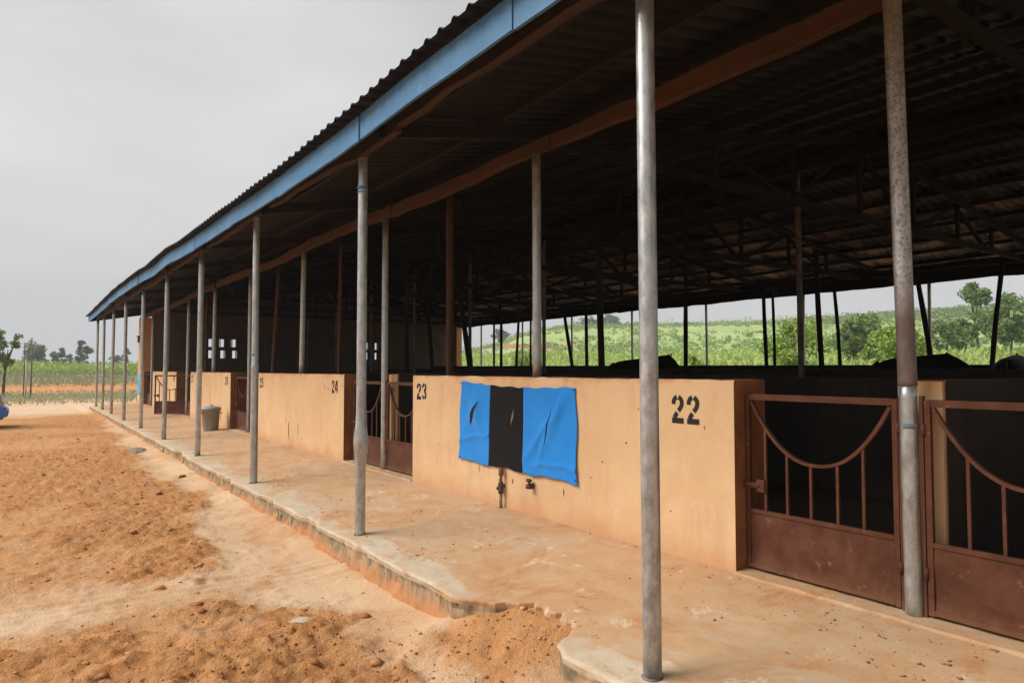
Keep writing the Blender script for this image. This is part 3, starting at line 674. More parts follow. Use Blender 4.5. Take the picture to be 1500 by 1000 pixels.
number(fw[4], '28', 26.15, 1.1, .225)
number(fw[0], '2', .7, 1.08, .22)
# damp stains and scars on the walls (irregular patches of the plaster)
def patch(w, y, z, ry, rz, mat='stain', n=14, x=X_WALL - .0025):
    b = MB(); vs = [(x, y, z)]
    for k_ in range(n):
        a_ = 2 * PI * k_ / n; r = rnd.uniform(.55, 1.15); vs.append((x, y + ry * r * math.cos(a_), z + rz * r * math.sin(a_)))
    b.add(vs, [(0, 1 + k_, 1 + (k_ + 1) % n) for k_ in range(n)]); b.build('plaster_scar', M[mat], w)
patch(fw[2], 13.55, .3, .025, .19); patch(fw[2], 13.0, .36, .012, .15); patch(fw[2], 13.75, .5, .01, .08); patch(fw[2], 12.75, .2, .02, .02)
for y, z, a_, c_ in ((6.66, .36, .006, .06), (6.0, .3, .012, .035), (6.25, .27, .01, .025), (5.15, .3, .008, .05), (4.3, .86, .012, .008), (4.15, 1.16, .009, .009), (5.0, .72, .015, .006), (4.75, .5, .008, .008), (3.45, 1.05, .007, .014), (7.6, .55, .012, .008), (4.6, .66, .01, .012), (3.8, .35, .008, .01)): patch(fw[1], y, z, a_, c_)
patch(fw[2], 11.62, 1.2, .03, .05, 'fadedink'); patch(fw[2], 11.45, 1.17, .025, .035, 'fadedink')
patch(fw[3], 19.2, .35, .02, .3, 'wall_end')

# gates
def gate(hy, sgn, ang=0, w=1.09, x=X_GATE):
    """hinged at y = hy, closing along sgn*y; built around the hinge"""
    zt, zb, zp = 1.315, .03, .45; s_ = sgn; T_ = .035
    fr = MB(); H = lambda a_, z, xx=0: (xx, s_ * a_, z)
    fr.bar(H(0.02, zb), H(.02, zt), T_, T_); fr.bar(H(w, zb), H(w, zt), T_, T_)
    fr.bar(H(.0375, zt - .02), H(w - .0175, zt - .02), .045, T_, (1, 0, 0)); fr.bar(H(.0375, zp), H(w - .0175, zp), .03, T_, (1, 0, 0)); fr.bar(H(.0375, zb + .02), H(w - .0175, zb + .02), .03, T_, (1, 0, 0))
    gt = fr.build('gate', M['gate'], st, bevel=.003)
    gt.location = (x, hy, 0); gt.rotation_euler = (0, 0, ang)
    pa = MB(); n = 8
    for i in range(n):
        for j in range(4):
            q = lambda a_, c_: (-.008 + .006 * math.sin(a_ * 7 + hy) * math.sin(c_ * 6), s_ * (.04 + (w - .06) * a_), zb + .035 + (zp - zb - .05) * c_)
            pa.add([q(i / n, j / 4), q((i + 1) / n, j / 4), q((i + 1) / n, (j + 1) / 4), q(i / n, (j + 1) / 4)], [(0, 1, 2, 3)])
    pa.build('panel', M['gate'], gt, smooth=True)
    ar = MB(); c0, rw, rz = w * .51, w * .465, .43; pts = [H(c0 + rw * q, zt - .05 - rz * (1 - abs(q) ** 2.25), .002) for q in np.linspace(-1, 1, 21)]
    for a_, c_ in zip(pts[:-1], pts[1:]): ar.bar(a_, c_, .022, .03, (1, 0, 0))
    ar.build('arch', M['gate'], gt)
    for fr_ in (.21, .37, .545, .71, .87):
        a_ = w * fr_; f = (a_ - c0) / rw
        zt2 = zt - .05 - rz * (1 - min(1, abs(f)) ** 2.25)
        MB().bar(H(a_, zp + .014, .001), H(a_, zt2 - .012, .001), .018, .018).build('bar', M['gate'], gt)
    q0, q1 = sorted((s_ * w * .88, s_ * (w + .03)))
    lt = MB(); lt.box((-.03, q0, .625), (-.018, q1, .665)); lt.box((-.026, q0 - .012, .6), (-.0176, q0 + .05, .69)); lt.tube([(-.034, s_ * (w + .06), .645), (-.034, s_ * w * .9, .645)], .008, 8)
    lt.build('latch', M['gate'], gt)
    for z in (.24, 1.1):
        MB().tube([H(-.002, z, -.02), H(-.002, z + .07, -.02)], .013, 8).build('hinge', M['gate'], gt, smooth=True)
    return gt
for y in (1.99, 9.46, 16.93, 31.87):
    gate(y + .075, 1); gate(y - .075, -1)
gate(24.4 + .075, 1, R_(50)); gate(24.4 - .075, -1)
# flat strips the hinges are welded to
for y in (1.99, 9.46, 16.93, 24.4, 31.87):
    for s_ in (-1, 1):
        MB().box((X_GATE - .02, min(y + s_ * .052, y + s_ * .072), 0.0), (X_GATE + .02, max(y + s_ * .052, y + s_ * .072), 1.34)).build('gate_jamb', M['gate'], st)

# ------------------------------------------------------------------ cloth on the wall, with three slits
def cloth(name, ya, za, yb, zb, yc, zc, yd, zd, slits, x, nu=150, nv=64, seed=1):
    """a..d = left-top, right-top, right-bottom, left-bottom as seen from the yard"""
    uu, vv = np.meshgrid(np.linspace(0, 1, nu + 1), np.linspace(0, 1, nv + 1))
    sag = -.035 * np.sin(PI * np.clip(uu, 0, 1)) * (1 - vv)
    Y = (ya * (1 - uu) + yb * uu) * (1 - vv) + (yd * (1 - uu) + yc * uu) * vv
    Z = (za * (1 - uu) + zb * uu) * (1 - vv) + (zd * (1 - uu) + zc * uu) * vv + sag
    Y += .012 * np.sin(vv * 9 + 1) * np.where(uu > .5, uu, uu - 1) * np.abs(uu - .5) * 2
    Z += .01 * np.sin(uu * 17) * vv + .006 * np.sin(uu * 43)
    # hanging folds: pulled from the pinned top corners
    X = x - .009 - .012 * vv ** 1.2 - .014 * vv * np.abs(fbm(uu * 5, vv * 1.5, seed, 3) - .3)
    X -= .03 * np.exp(-((uu - (.97 - .42 * vv)) / .035) ** 2) * np.sin(PI * np.clip(vv * 1.05, 0, 1)) * .8
    X -= .022 * np.exp(-((uu - (.05 + .3 * vv)) / .03) ** 2) * np.sin(PI * np.clip(vv * 1.3, 0, 1))
    X -= .016 * np.exp(-((uu - (.93 - .22 * vv)) / .03) ** 2) * np.sin(PI * vv)
    X -= .014 * np.exp(-((vv - (.9 + .05 * np.sin(uu * 5))) / .03) ** 2) * ss(.6, .8, uu) + .012 * np.exp(-((vv - (.72 - .5 * (uu - .1))) / .03) ** 2) * (uu < .3)
    idx = np.arange((nu + 1) * (nv + 1)).reshape(nv + 1, nu + 1)
    V = np.stack([X, Y, Z], 2).reshape(-1, 3)
    right = idx.copy(); extra = []
    for (c0, r0, r1, shear, op, lift) in slits:
        ci = int(c0 * nu); ra, rb = int(r0 * nv), int(r1 * nv)
        for r in range(nv + 1):
            f = (r - ra) / (rb - ra)
            sh = shear * (np.clip(f, 0, 1) - .5)
            o_ = op * math.sin(PI * f) ** .8 if 0 < f < 1 else 0
            for c_ in range(max(0, ci - 14), min(nu, ci + 14) + 1):
                k_ = (1 - abs(c_ - ci) / 15) ** 1.3; i = idx[r, c_]
                V[i, 1] += sh * k_
                if c_ < ci: V[i, 1] += o_ * k_; V[i, 0] -= lift * k_ * (o_ / op)
                if c_ > ci: V[i, 1] -= o_ * k_; V[i, 0] -= .3 * lift * k_ * (o_ / op)
            if 0 < f < 1:
                p = V[idx[r, ci]].copy(); extra.append(p + np.array([-.3 * lift * o_ / op, -o_, 0])); right[r, ci] = len(V) + len(extra) - 1
                V[idx[r, ci], 1] += o_; V[idx[r, ci], 0] -= lift * (o_ / op)
    V = np.concatenate([V, np.array(extra).reshape(-1, 3)])
    F = np.stack([right[:-1, :-1].ravel(), idx[:-1, 1:].ravel(), idx[1:, 1:].ravel(), right[1:, :-1].ravel()], 1)
    return V, F, nu, nv
V, F, nu, nv = cloth('cloth', 7.05, 1.36, 4.95, 1.33, 4.93, .414, 7.07, .432, [(.155, .22, .56, .17, .024, .026), (.5, .25, .5, .07, .024, .005), (.8, .24, .68, .1, .007, .008)], X_WALL)
V[:, 0] = np.minimum(V[:, 0], X_WALL - .006)
# three sewn widths: blue, black, blue, each a part under the hanging
flag = empty('wall_cloth', (X_WALL, 6.0, .4)); tag(flag, 'large blue, black and blue striped cloth with three slits, hung on stall wall 22', 'cloth')
cu = np.tile(np.arange(nu), nv); b1, b2 = int(nu * .3), int(nu * .605)
for lo, hi, mt, lb in ((0, b1, 'blue', None), (b1, b2, 'black', 'black middle width with an open slit'), (b2, nu, 'blue', None)):
    s_ = (cu >= lo) & (cu < hi); Fk = F[s_]; ids, inv = np.unique(Fk, return_inverse=True)
    o = link('cloth_panel', fast_mesh('cloth_panel', V[ids] - np.array([X_WALL, 6.0, .4]), inv.reshape(Fk.shape)), M[mt], flag, smooth=True)
    so = o.modifiers.new('thickness', 'SOLIDIFY'); so.thickness = .003
    if lb: o['label'] = lb
for y, z in ((7.03, 1.335), (4.97, 1.305), (6.0, 1.29), (7.05, .46), (4.95, .45)):
    b = MB(); b.tube([(.0, y - 6.0, z - .4), (-.035, y - 6.0, z - .4)], [.004, .004], 6); b.tube([(-.035, y - 6.0, z - .4), (-.038, y - 6.0, z - .4)], [.009, .008], 8); b.build('nail', M['tap'], flag)
V2, F2, _, _ = cloth('c2', 35.0, 1.36, 34.05, 1.36, 34.05, .4, 35.0, .42, [(.5, .25, .6, .05, .01, .01)], X_WALL, 40, 30, 4)
V2[:, 0] = np.minimum(V2[:, 0], X_WALL - .006)
o = link('wall_cloth', fast_mesh('wall_cloth', V2, F2), M['blue2'], smooth=True); so = o.modifiers.new('thickness', 'SOLIDIFY'); so.thickness = .003
tag(o, 'small faded blue cloth hanging on the far corner pier', 'cloth')

# ------------------------------------------------------------------ standpipe and wall tap
t0 = empty('standpipe', (4.285, 6.16, 0)); t0.scale = (.8, .8, .92); tag(t0, 'rusty water standpipe rising from the floor below the black cloth stripe', 'standpipe')
b = MB(); b.tube([(0, 0, -.02), (0, 0, .2)], .022, 12); b.build('pipe', M['pipe'], t0, smooth=True)
b = MB(); b.lathe([(.024, .16), (.036, .17), (.04, .2), (.036, .24), (.04, .27), (.03, .3), (.02, .31)], n=12); b.tube([(0, 0, .23), (-.01, .05, .235), (-.015, .07, .21)], .016, 8); b.tube([(0, 0, .25), (.055, -.0, .25)], .02, 8); b.build('valve', M['tap'], t0, smooth=True)
b = MB(); b.tube([(0, 0, .3), (0, -.004, .36), (.004, -.006, .4)], [.02, .022, .026], 10); b.build('riser', M['pipe'], t0, smooth=True)
b = MB(); b.lathe([(.026, .37), (.034, .38), (.036, .43), (.028, .46), (.01, .475)], (.002, -.004, 0), 10); b.build('handle', M['tapred'], t0, smooth=True)
t1 = empty('wall_tap', (X_WALL, 5.64, .3)); tag(t1, 'small dark pipe stub sticking out of the wall below the right blue stripe', 'tap')
b = MB(); b.tube([(.01, 0, .0), (-.05, 0, .0)], .03, 12); b.build('pipe', M['tap'], t1, smooth=True)
b = MB(); b.lathe([(.034, -.02), (.036, .0), (.03, .02)], (-.055, 0, .0), 12); b.tube([(-.055, 0, .02), (-.055, 0, .055)], .012, 8); b.tube([(-.055, -.025, .06), (-.055, .025, .06)], .02, 8); b.build('valve', M['tap'], t1, smooth=True)

# ------------------------------------------------------------------ bin
bn = empty('dustbin', (3.93, 18.45, float(floor_z(3.93)))); tag(bn, 'tall grey plastic dustbin with a domed lid standing by the stall wall', 'dustbin')
b = MB(); b.lathe([(.175, .0), (.18, .01), (.215, .5), (.235, .5), (.238, .54), (.222, .545), (.215, .5)], n=28); b.build('body', M['bin'], bn, smooth=True)
b = MB(); b.lathe([(.245, .53), (.248, .55), (.21, .585), (.12, .61), (.04, .62), (.035, .65), (.02, .655)], n=28); b.build('lid', M['lid'], bn, smooth=True)
for s_ in (-1, 1):
    b = MB(); b.tube([(s_ * .21, -.05, .44), (s_ * .26, -.04, .43), (s_ * .26, .04, .43), (s_ * .21, .05, .44)], .012, 8); b.build('handle', M['bin'], bn, smooth=True)

# ------------------------------------------------------------------ the car whose tail shows at the left edge
t = NT('car_paint', .3, .1, .6); t.color(t.mix(t.ramp(t.noise(3, 5), .4, .65), (.03, .12, .38), (.05, .16, .42))); M['car'] = t.m
t = NT('dusty_silver', .45, .3, .5); t.color((.3, .3, .29)); M['silver'] = t.m
t = NT('dusty_glass', .18, 0, .8); t.color((.18, .18, .175)); M['glass'] = t.m
t = NT('black_trim', .6); t.color((.025, .025, .027)); M['trim'] = t.m
t = NT('steel_rim', .4, .8); t.color((.4, .4, .41)); M['rim'] = t.m
t = NT('lamp_red', .25, 0, .6); t.color((.4, .02, .015)); M['lamp'] = t.m
t = NT('lamp_clear', .2, 0, .6); t.color((.7, .7, .68)); M['lampw'] = t.m
cx_, cy_ = -.3, 27.4
car = empty('parked_car', (cx_, cy_, float(ground_z(np.array(-1.5), np.array(27.4), False)) + .0)); tag(car, 'blue hatchback car of which only the tail shows at the left edge', 'car')
def loft(name, prof, stations, mat, par, **k_):
    """side profile (x, z) carried across the width; stations = (y, inset factor)"""
    b = MB(); n = len(prof); mx_ = sum(p[0] for p in prof) / n; mz_ = sum(p[1] for p in prof) / n
    for y, f, g_ in stations:
        for x, z in prof: b.v.append((mx_ + (x - mx_) * f, y, mz_ + (z - mz_) * g_))
    for i in range(len(stations) - 1):
        for j in range(n): b.f.append((i * n + j, i * n + (j + 1) % n, (i + 1) * n + (j + 1) % n, (i + 1) * n + j)); b.mi.append(0)
    b.f += [tuple(range(n - 1, -1, -1)), tuple((len(stations) - 1) * n + j for j in range(n))]; b.mi += [0, 0]
    return b.build(name, mat, par, **k_)
lower = [(-.02, .42), (.0, .6), (-.03, .64), (-.07, .68), (-1.0, .9), (-2.4, .92), (-2.75, .9), (-3.3, .82), (-3.62, .68), (-3.68, .45), (-3.62, .26), (-3.3, .22), (-.4, .22), (-.1, .3)]
loft('body', lower, [(-.8, .985, .9), (-.77, 1, 1), (.77, 1, 1), (.8, .985, .9)], M['car'], car, bevel=.03)
roofp = [(-.07, .66), (-.2, 1.0), (-.42, 1.36), (-.6, 1.44), (-1.2, 1.49), (-1.75, 1.46), (-2.0, 1.38), (-2.72, .89)]
loft('cabin', roofp, [(-.74, 1, 1), (-.6, .95, .97), (.6, .95, .97), (.74, 1, 1)], M['silver'], car, bevel=.03)
b = MB(); b.add([(-.15, -.58, .95), (-.15, .58, .95), (-.405, .52, 1.36), (-.405, -.52, 1.36)], [(0, 1, 2, 3)]); o = b.build('rear_window', M['glass'], car); so_ = o.modifiers.new('thickness', 'SOLIDIFY'); so_.thickness = .02; so_.offset = 1
b = MB(); b.add([(-2.64, -.6, .95), (-2.64, .6, .95), (-2.06, .52, 1.36), (-2.06, -.52, 1.36)], [(3, 2, 1, 0)]); o = b.build('windscreen', M['glass'], car); so_ = o.modifiers.new('thickness', 'SOLIDIFY'); so_.thickness = .03; so_.offset = 1
for s_ in (-1, 1):
    for q in ([(-.42, .95), (-1.15, .95), (-1.15, 1.37), (-.55, 1.34)], [(-1.22, .95), (-2.45, .95), (-1.95, 1.32), (-1.22, 1.38)]):
        b = MB(); b.add([(x, s_ * (.755 - .08 * (z > 1)), z) for x, z in q], [(0, 1, 2, 3)]); o = b.build('side_window', M['glass'], car); so_ = o.modifiers.new('thickness', 'SOLIDIFY'); so_.thickness = .03; so_.offset = 0
    for x in (-.72, -3.0):
        b = MB(); b.tube([(x + .235 * math.cos(a_), s_ * .73, .29 + .235 * math.sin(a_)) for a_ in np.linspace(0, 2 * PI, 29)[:-1]], .06, 10, closed=True); wl = b.build('wheel', M['rubber'], car, smooth=True)
        b = MB(); b.tube([(x, s_ * .70, .29), (x, s_ * .775, .29)], [.19, .18], 20); b.build('rim', M['rim'], wl, smooth=True)
    MB().box((-.1, min(s_ * .35, s_ * .6), .5), (.0, max(s_ * .35, s_ * .6), .62)).build('tail_light', M['lamp'], car, bevel=.01)
    MB().box((-3.66, min(s_ * .45, s_ * .72), .6), (-3.5, max(s_ * .45, s_ * .72), .74)).build('headlight', M['lampw'], car, bevel=.01)
loft('rear_bumper', [(.03, .4), (.045, .5), (.03, .585), (-.02, .6), (-.1, .6), (-.1, .36), (-.02, .36)], [(-.81, .8, .9), (-.76, 1, 1), (.76, 1, 1), (.81, .8, .9)], M['car'], car, bevel=.012)
loft('front_bumper', [(-3.6, .6), (-3.72, .55), (-3.73, .4), (-3.64, .28), (-3.5, .28), (-3.5, .6)], [(-.81, .8, .9), (-.76, 1, 1), (.76, 1, 1), (.81, .8, .9)], M['trim'], car, bevel=.012)

# grey sand heap against the kerb and a few broken lumps of concrete
n = 30; uu, vv = np.meshgrid(np.linspace(-1, 1, n), np.linspace(-1, 1, n)); q = np.clip(1 - np.hypot(uu, vv) ** 1.6, -.2, 1)
X_ = 2.22 + .28 * uu; Y_ = 17.6 + .62 * vv
Vh = np.stack([X_, Y_, ground_z(X_, Y_, False) - .015 + .1 * q + .03 * (fbm(uu * 5, vv * 5, 3, 4) - .5)], 2).reshape(-1, 3); I = np.arange(n * n).reshape(n, n)
o = link('gravel_heap', fast_mesh('gravel_heap', Vh, np.stack([I[:-1, :-1].ravel(), I[:-1, 1:].ravel(), I[1:, 1:].ravel(), I[1:, :-1].ravel()], 1)), M['greysand'], smooth=True)
tag(o, 'low heap of grey gravel on the soil beside the kerb', 'gravel')
def lump(name, x, y, s_, mat, label, cat, seed, sq=.5):
    bm = bmesh.new(); q = random.Random(seed)
    for _ in range(34):
        v = Vector((q.gauss(0, 1), q.gauss(0, 1), q.gauss(0, 1))).normalized() * q.uniform(.7, 1.1); bm.verts.new((v.x * s_ * 1.25, v.y * s_, v.z * s_ * sq))
    bmesh.ops.convex_hull(bm, input=bm.verts)
    for v in [v for v in bm.verts if not v.link_faces]: bm.verts.remove(v)
    bmesh.ops.subdivide_edges(bm, edges=bm.edges[:], cuts=2, use_grid_fill=True)
    for v in bm.verts: v.co *= q.uniform(.93, 1.07)
    me = bpy.data.meshes.new(name); bm.to_mesh(me); bm.free(); o = link(name, me, mat)
    o.location = (x, y, float(ground_z(np.array(x), np.array(y))) + s_ * sq * .3); o.rotation_euler = (0, 0, seed * 1.3)
    return tag(o, label, cat)
lump('soil_lump', 1.02, 6.62, .04, M['clod'], 'largest brown clod lying on the pale wheel track', 'clod', 2, .7)
lump('soil_lump', 1.42, 7.0, .035, M['clod'], 'small brown clod on the pale soil just beyond the wheel track', 'clod', 5, .8)
lump('concrete_chip', 1.72, 5.05, .07, M['slab'], 'flat pale chip of concrete lying on the dug soil near the kerb', 'rubble', 7, .25)
lump('soil_lump', 1.1, 4.3, .05, M['clod'], 'dark flat clod in the dug soil at the bottom of the yard', 'clod', 9, .45)
lump('brick_bat', 2.3, 12.9, .07, M['tap'], 'dark broken lump on the pale soil close to the kerb', 'rubble', 4, .5)
lump('brick_bat', 1.7, 11.2, .06, M['tap'], 'dark broken lump at the edge of the dug soil', 'rubble', 6, .5)

# ------------------------------------------------------------------ horses in the rear stalls
def horse(x, y, rz, head_low, sc, label):
    H_ = head_low
    J = {'pel': (0, -.58, 1.24, .25), 'bel': (0, -.1, 1.17, .29), 'che': (0, .38, 1.2, .28), 'wit': (0, .62, 1.32, .2),
         'nk1': (0, .88, 1.46 - .25 * H_, .2), 'pol': (0, 1.16, 1.78 - .75 * H_, .14), 'chk': (0, 1.28, 1.62 - .8 * H_, .15), 'muz': (0, 1.58, 1.42 - .85 * H_, .062), 'nos': (0, 1.66, 1.34 - .85 * H_, .055), 'dock': (0, -.84, 1.3, .09)}
    E_ = [('pel', 'bel'), ('bel', 'che'), ('che', 'wit'), ('wit', 'nk1'), ('nk1', 'pol'), ('pol', 'chk'), ('chk', 'muz'), ('muz', 'nos'), ('pel', 'dock')]
    for s_, c_ in ((-1, 'l'), (1, 'r')):
        J.update({c_ + 'sh': (s_ * .15, .46, .95, .14), c_ + 'el': (s_ * .16, .42, .76, .085), c_ + 'kn': (s_ * .16, .46, .45, .055), c_ + 'ff': (s_ * .16, .44, .13, .042), c_ + 'fh': (s_ * .16, .5, .03, .055),
                  c_ + 'hp': (s_ * .15, -.62, 1.0, .19), c_ + 'stf': (s_ * .18, -.46, .82, .12), c_ + 'hk': (s_ * .17, -.82, .5, .062), c_ + 'hf': (s_ * .17, -.78, .14, .044), c_ + 'hh': (s_ * .17, -.72, .03, .057),
                  c_ + 'e1': (s_ * .055, 1.16, 1.87 - .75 * H_, .032), c_ + 'e2': (s_ * .065, 1.19, 1.98 - .75 * H_, .01)})
        E_ += [('che', c_ + 'sh'), (c_ + 'sh', c_ + 'el'), (c_ + 'el', c_ + 'kn'), (c_ + 'kn', c_ + 'ff'), (c_ + 'ff', c_ + 'fh'), ('pel', c_ + 'hp'), (c_ + 'hp', c_ + 'stf'), (c_ + 'stf', c_ + 'hk'), (c_ + 'hk', c_ + 'hf'), (c_ + 'hf', c_ + 'hh'), ('pol', c_ + 'e1'), (c_ + 'e1', c_ + 'e2')]
    ks = list(J); me = bpy.data.meshes.new('horse'); me.from_pydata([J[k_][:3] for k_ in ks], [(ks.index(a_), ks.index(b_)) for a_, b_ in E_], [])
    o = link('horse', me, M['horse']); sk = o.modifiers.new('skin', 'SKIN'); sk.use_smooth_shade = True
    for i, k_ in enumerate(ks): me.skin_vertices[0].data[i].radius = (J[k_][3],) * 2; me.skin_vertices[0].data[i].use_root = (i == 0)
    o.modifiers.new('sub', 'SUBSURF').levels = 2; o.modifiers['sub'].render_levels = 2
    o.location = (x, y, .36); o.rotation_euler = (0, 0, rz); o.scale = (sc,) * 3
    b = MB(); b.tube([(0, -.86, 1.32), (0, -.98, 1.2), (0, -1.0, .9), (0, -.97, .55)], [.04, .06, .075, .03], 8); b.build('tail', M['hair'], o, smooth=True)
    b = MB(); p0, p1, p2 = [Vector(J[k_][:3]) for k_ in ('wit', 'nk1', 'pol')]
    b.tube([p0 + Vector((0, -.02, .19)), p1 + Vector((.02, -.06, .15)), p2 + Vector((.02, -.04, .11)), p2 + Vector((0, .06, .12))], [.02, .045, .04, .02], 8); b.build('mane', M['hair'], o, smooth=True)
    if head_low < 1: o.scale = (sc, sc * 1.2, sc)
    return tag(o, label, 'horse', 'horses in the rear stalls')
horse(16.6, 16.0, PI, .5, 1.03, 'dark horse with pricked ears showing above the rear wall behind the nearest outer post')
horse(16.5, 7.2, PI, 1.2, 1.0, 'dark horse with only its broad back showing behind the rusty gate post')
horse(16.9, 5.5, R_(-80), 1.2, .98, 'dark horse with its rounded rump showing at the right edge')

# ------------------------------------------------------------------ vegetation
def leaves(P, S, seed=0, up=.0, asp=.5):
    """one small rhombic leaf per point"""
    r = np.random.default_rng(seed); n = len(P)
    a_ = r.normal(size=(n, 3)); a_[:, 2] += up; a_ /= np.linalg.norm(a_, axis=1, keepdims=True)
    b_ = r.normal(size=(n, 3)); b_ -= a_ * (a_ * b_).sum(1, keepdims=True); b_ /= np.linalg.norm(b_, axis=1, keepdims=True)
    S = np.broadcast_to(np.asarray(S, float), (n,))[:, None]
    V = np.stack([P - a_ * S, P + b_ * S * asp, P + a_ * S, P - b_ * S * asp], 1).reshape(-1, 3)
    return V, np.arange(n * 4).reshape(n, 4)
def blob_points(C, Rr, n, r):
    """points spread through ellipsoidal clumps, thinning to their rims"""
    i = r.integers(0, len(C), n); d = r.normal(size=(n, 3)); d /= np.linalg.norm(d, axis=1, keepdims=True)
    return C[i] + d * (r.uniform(0, 1, (n, 1)) ** .5) * Rr[i]
TREES = []
def tree(name, x, y, h, w, mat, label, cat='tree', seed=0, trunk=.3, n=2600, ls=.16, clumps=26, shape='round', z=None, group=None):
    r = np.random.default_rng(seed); z = float(land_z(x, y)) if z is None else z
    e = empty(name, (x, y, z)); tag(e, label, cat, group)
    C = []; Rr = []
    for k_ in range(clumps):
        f = r.uniform(0, 1); th = r.uniform(0, 2 * PI)
        if shape == 'cone': rad = w / 2 * (1 - .75 * f) * (.35 + .65 * r.uniform())
        elif shape == 'vase': rad = w / 2 * (.3 + .7 * f) * r.uniform() ** .6
        else: rad = w / 2 * math.sqrt(max(.05, 1 - (2 * f - .9) ** 2)) * r.uniform(.25, .9)
        C.append((rad * math.cos(th), rad * math.sin(th), h * (trunk + (1 - trunk) * f * .93)))
        s_ = w * r.uniform(.1, .2); Rr.append((s_, s_, s_ * r.uniform(.6, .95)))
    C = np.array(C); Rr = np.array(Rr)
    b = MB(); top = Vector((r.uniform(-.1, .1) * w, r.uniform(-.1, .1) * w, h * .72)); tr_ = max(.035, h * .022)
    b.tube([(0, 0, -.2), (.02 * w, .01 * w, h * trunk * .6), top * .6 + Vector((0, 0, h * .05)), top], [tr_, tr_ * .8, tr_ * .55, tr_ * .25], 8)
    for c in C[::2]:
        s0 = top * r.uniform(.35, .9); c_ = Vector(c); b.tube([s0, s0.lerp(c_, .5) + Vector((0, 0, .04 * h)), c_], [tr_ * .4, tr_ * .28, tr_ * .1], 5)
    b.build('trunk', M['bark'], e, smooth=True)
    P = blob_points(C, Rr, n, r)
    o = link('crown', fast_mesh('crown', *leaves(P, ls * r.uniform(.6, 1.3, n), seed + 1)), M[mat], e)
    return e
AZC = [(20, 0), (26, .0), (31, .034), (32.5, .036), (35, .047), (36.5, .058), (38.5, .065), (41, .07), (44, .07), (48, .0715), (50, .072), (56.6, .073), (61, .076), (64.6, .0755), (71.4, .079), (90, .085), (120, .05), (150, 0)]
def land_z(x, y):
    x = np.asarray(x, float); y = np.asarray(y, float)
    r = np.hypot(x, y); az = np.degrees(np.arctan2(x, y))
    e = np.interp(az, [a_ for a_, _ in AZC], [b_ for _, b_ in AZC])
    g_ = ground_z(x, y, False)
    crest = 1.5 + e * 300 - 3.4 * np.clip(e * 30, 0, 1)
    hz = 2.9 + (crest - 2.9) * ss(105, 300, r) ** .9 + 3.0 * (fbm(x * .012, y * .012, 3, 4) - .5) * ss(120, 200, r) * np.clip(e * 18, 0, 1)
    hz = np.where(r > 300, hz - .03 * (r - 300), hz)
    hm = ss(24, 32, az) * (1 - ss(125, 150, az)) * ss(60, 110, r)
    return g_ * (1 - hm) + hz * hm
# the hill behind the stable
rs = np.concatenate([np.linspace(62, 130, 35), np.linspace(134, 420, 70)]); az = np.radians(np.linspace(22, 130, 190))
RR, AA = np.meshgrid(rs, az); HX = RR * np.sin(AA); HY = RR * np.cos(AA); HZ = land_z(HX, HY) + .25 * ss(62, 80, RR) - .25
I = np.arange(HX.size).reshape(HX.shape)
me = fast_mesh('hill', np.stack([HX.ravel(), HY.ravel(), HZ.ravel()], 1), np.stack([I[:-1, :-1].ravel(), I[:-1, 1:].ravel(), I[1:, 1:].ravel(), I[1:, :-1].ravel()], 1)[:, ::-1])
elv = (HZ - 1.5) / RR; azd = np.degrees(AA); nn = .006 * (fbm(HX * .06, HY * .06, 9, 3) - .5)
ea = ss(.03, .0315, elv + nn) * (1 - ss(.036, .0375, elv + nn)) * (1 - ss(38, 45, azd)) * (RR < 300)
eb = ss(.62, .7, fbm(HX * .05 + 7, HY * .05, 19, 3)) * ss(58, 62, azd) * (RR < 140)
fattr(me, 'earth', np.clip(ea + eb, 0, 1)); fattr(me, 'pale', ss(.0225, .024, elv + nn) * (1 - ss(.0285, .03, elv + nn)) * (1 - ss(34, 36, azd)) * (RR < 300) * .8)
o = link('hill', me, M['hill'], smooth=True); tag(o, kind='structure')
# shrubs covering the hill
N = 5200; r_ = rng; R1 = np.sqrt(r_.uniform(115 ** 2, 310 ** 2, N)); A1_ = np.radians(r_.uniform(28, 76, N))
cx, cy = R1 * np.sin(A1_), R1 * np.cos(A1_); k = fbm(cx * .03, cy * .03, 61, 4) + .28 * ss(180, 300, R1) > r_.uniform(.42, .72, N); cx, cy, R1 = cx[k], cy[k], R1[k]
hs = r_.uniform(.5, 1.5, len(cx)) + 1.6 * (r_.uniform(0, 1, len(cx)) > .93)
C = np.stack([cx, cy, land_z(cx, cy) + hs * .35], 1); Rr = np.stack([hs * .95, hs * .95, hs * .6], 1)
P = blob_points(C, Rr, 90000, r_); o = link('hill_scrub', fast_mesh('hill_scrub', *leaves(P, r_.uniform(.16, .46, len(P)), 5)), M['leaf_hill']); tag(o, 'green scrub and low bushes covering the hillside', 'scrub', kind='stuff')
N = 900; R1 = r_.uniform(215, 306, N); A1_ = np.radians(r_.uniform(36, 76, N)); cx, cy = R1 * np.sin(A1_), R1 * np.cos(A1_); k = fbm(cx * .02, cy * .02, 65, 3) + .25 * ss(240, 300, R1) > .56; cx, cy = cx[k], cy[k]; hs = r_.uniform(.8, 2.4, len(cx))
P = blob_points(np.stack([cx, cy, land_z(cx, cy) + hs * .4], 1), np.stack([hs * 1.2, hs * 1.2, hs * .7], 1), 36000, r_); o = link('ridge_scrub', fast_mesh('ridge_scrub', *leaves(P, r_.uniform(.2, .55, len(P)), 6)), M['leaf_mid']); tag(o, 'darker scrub and thicket along the crest of the hill', 'scrub', kind='stuff')
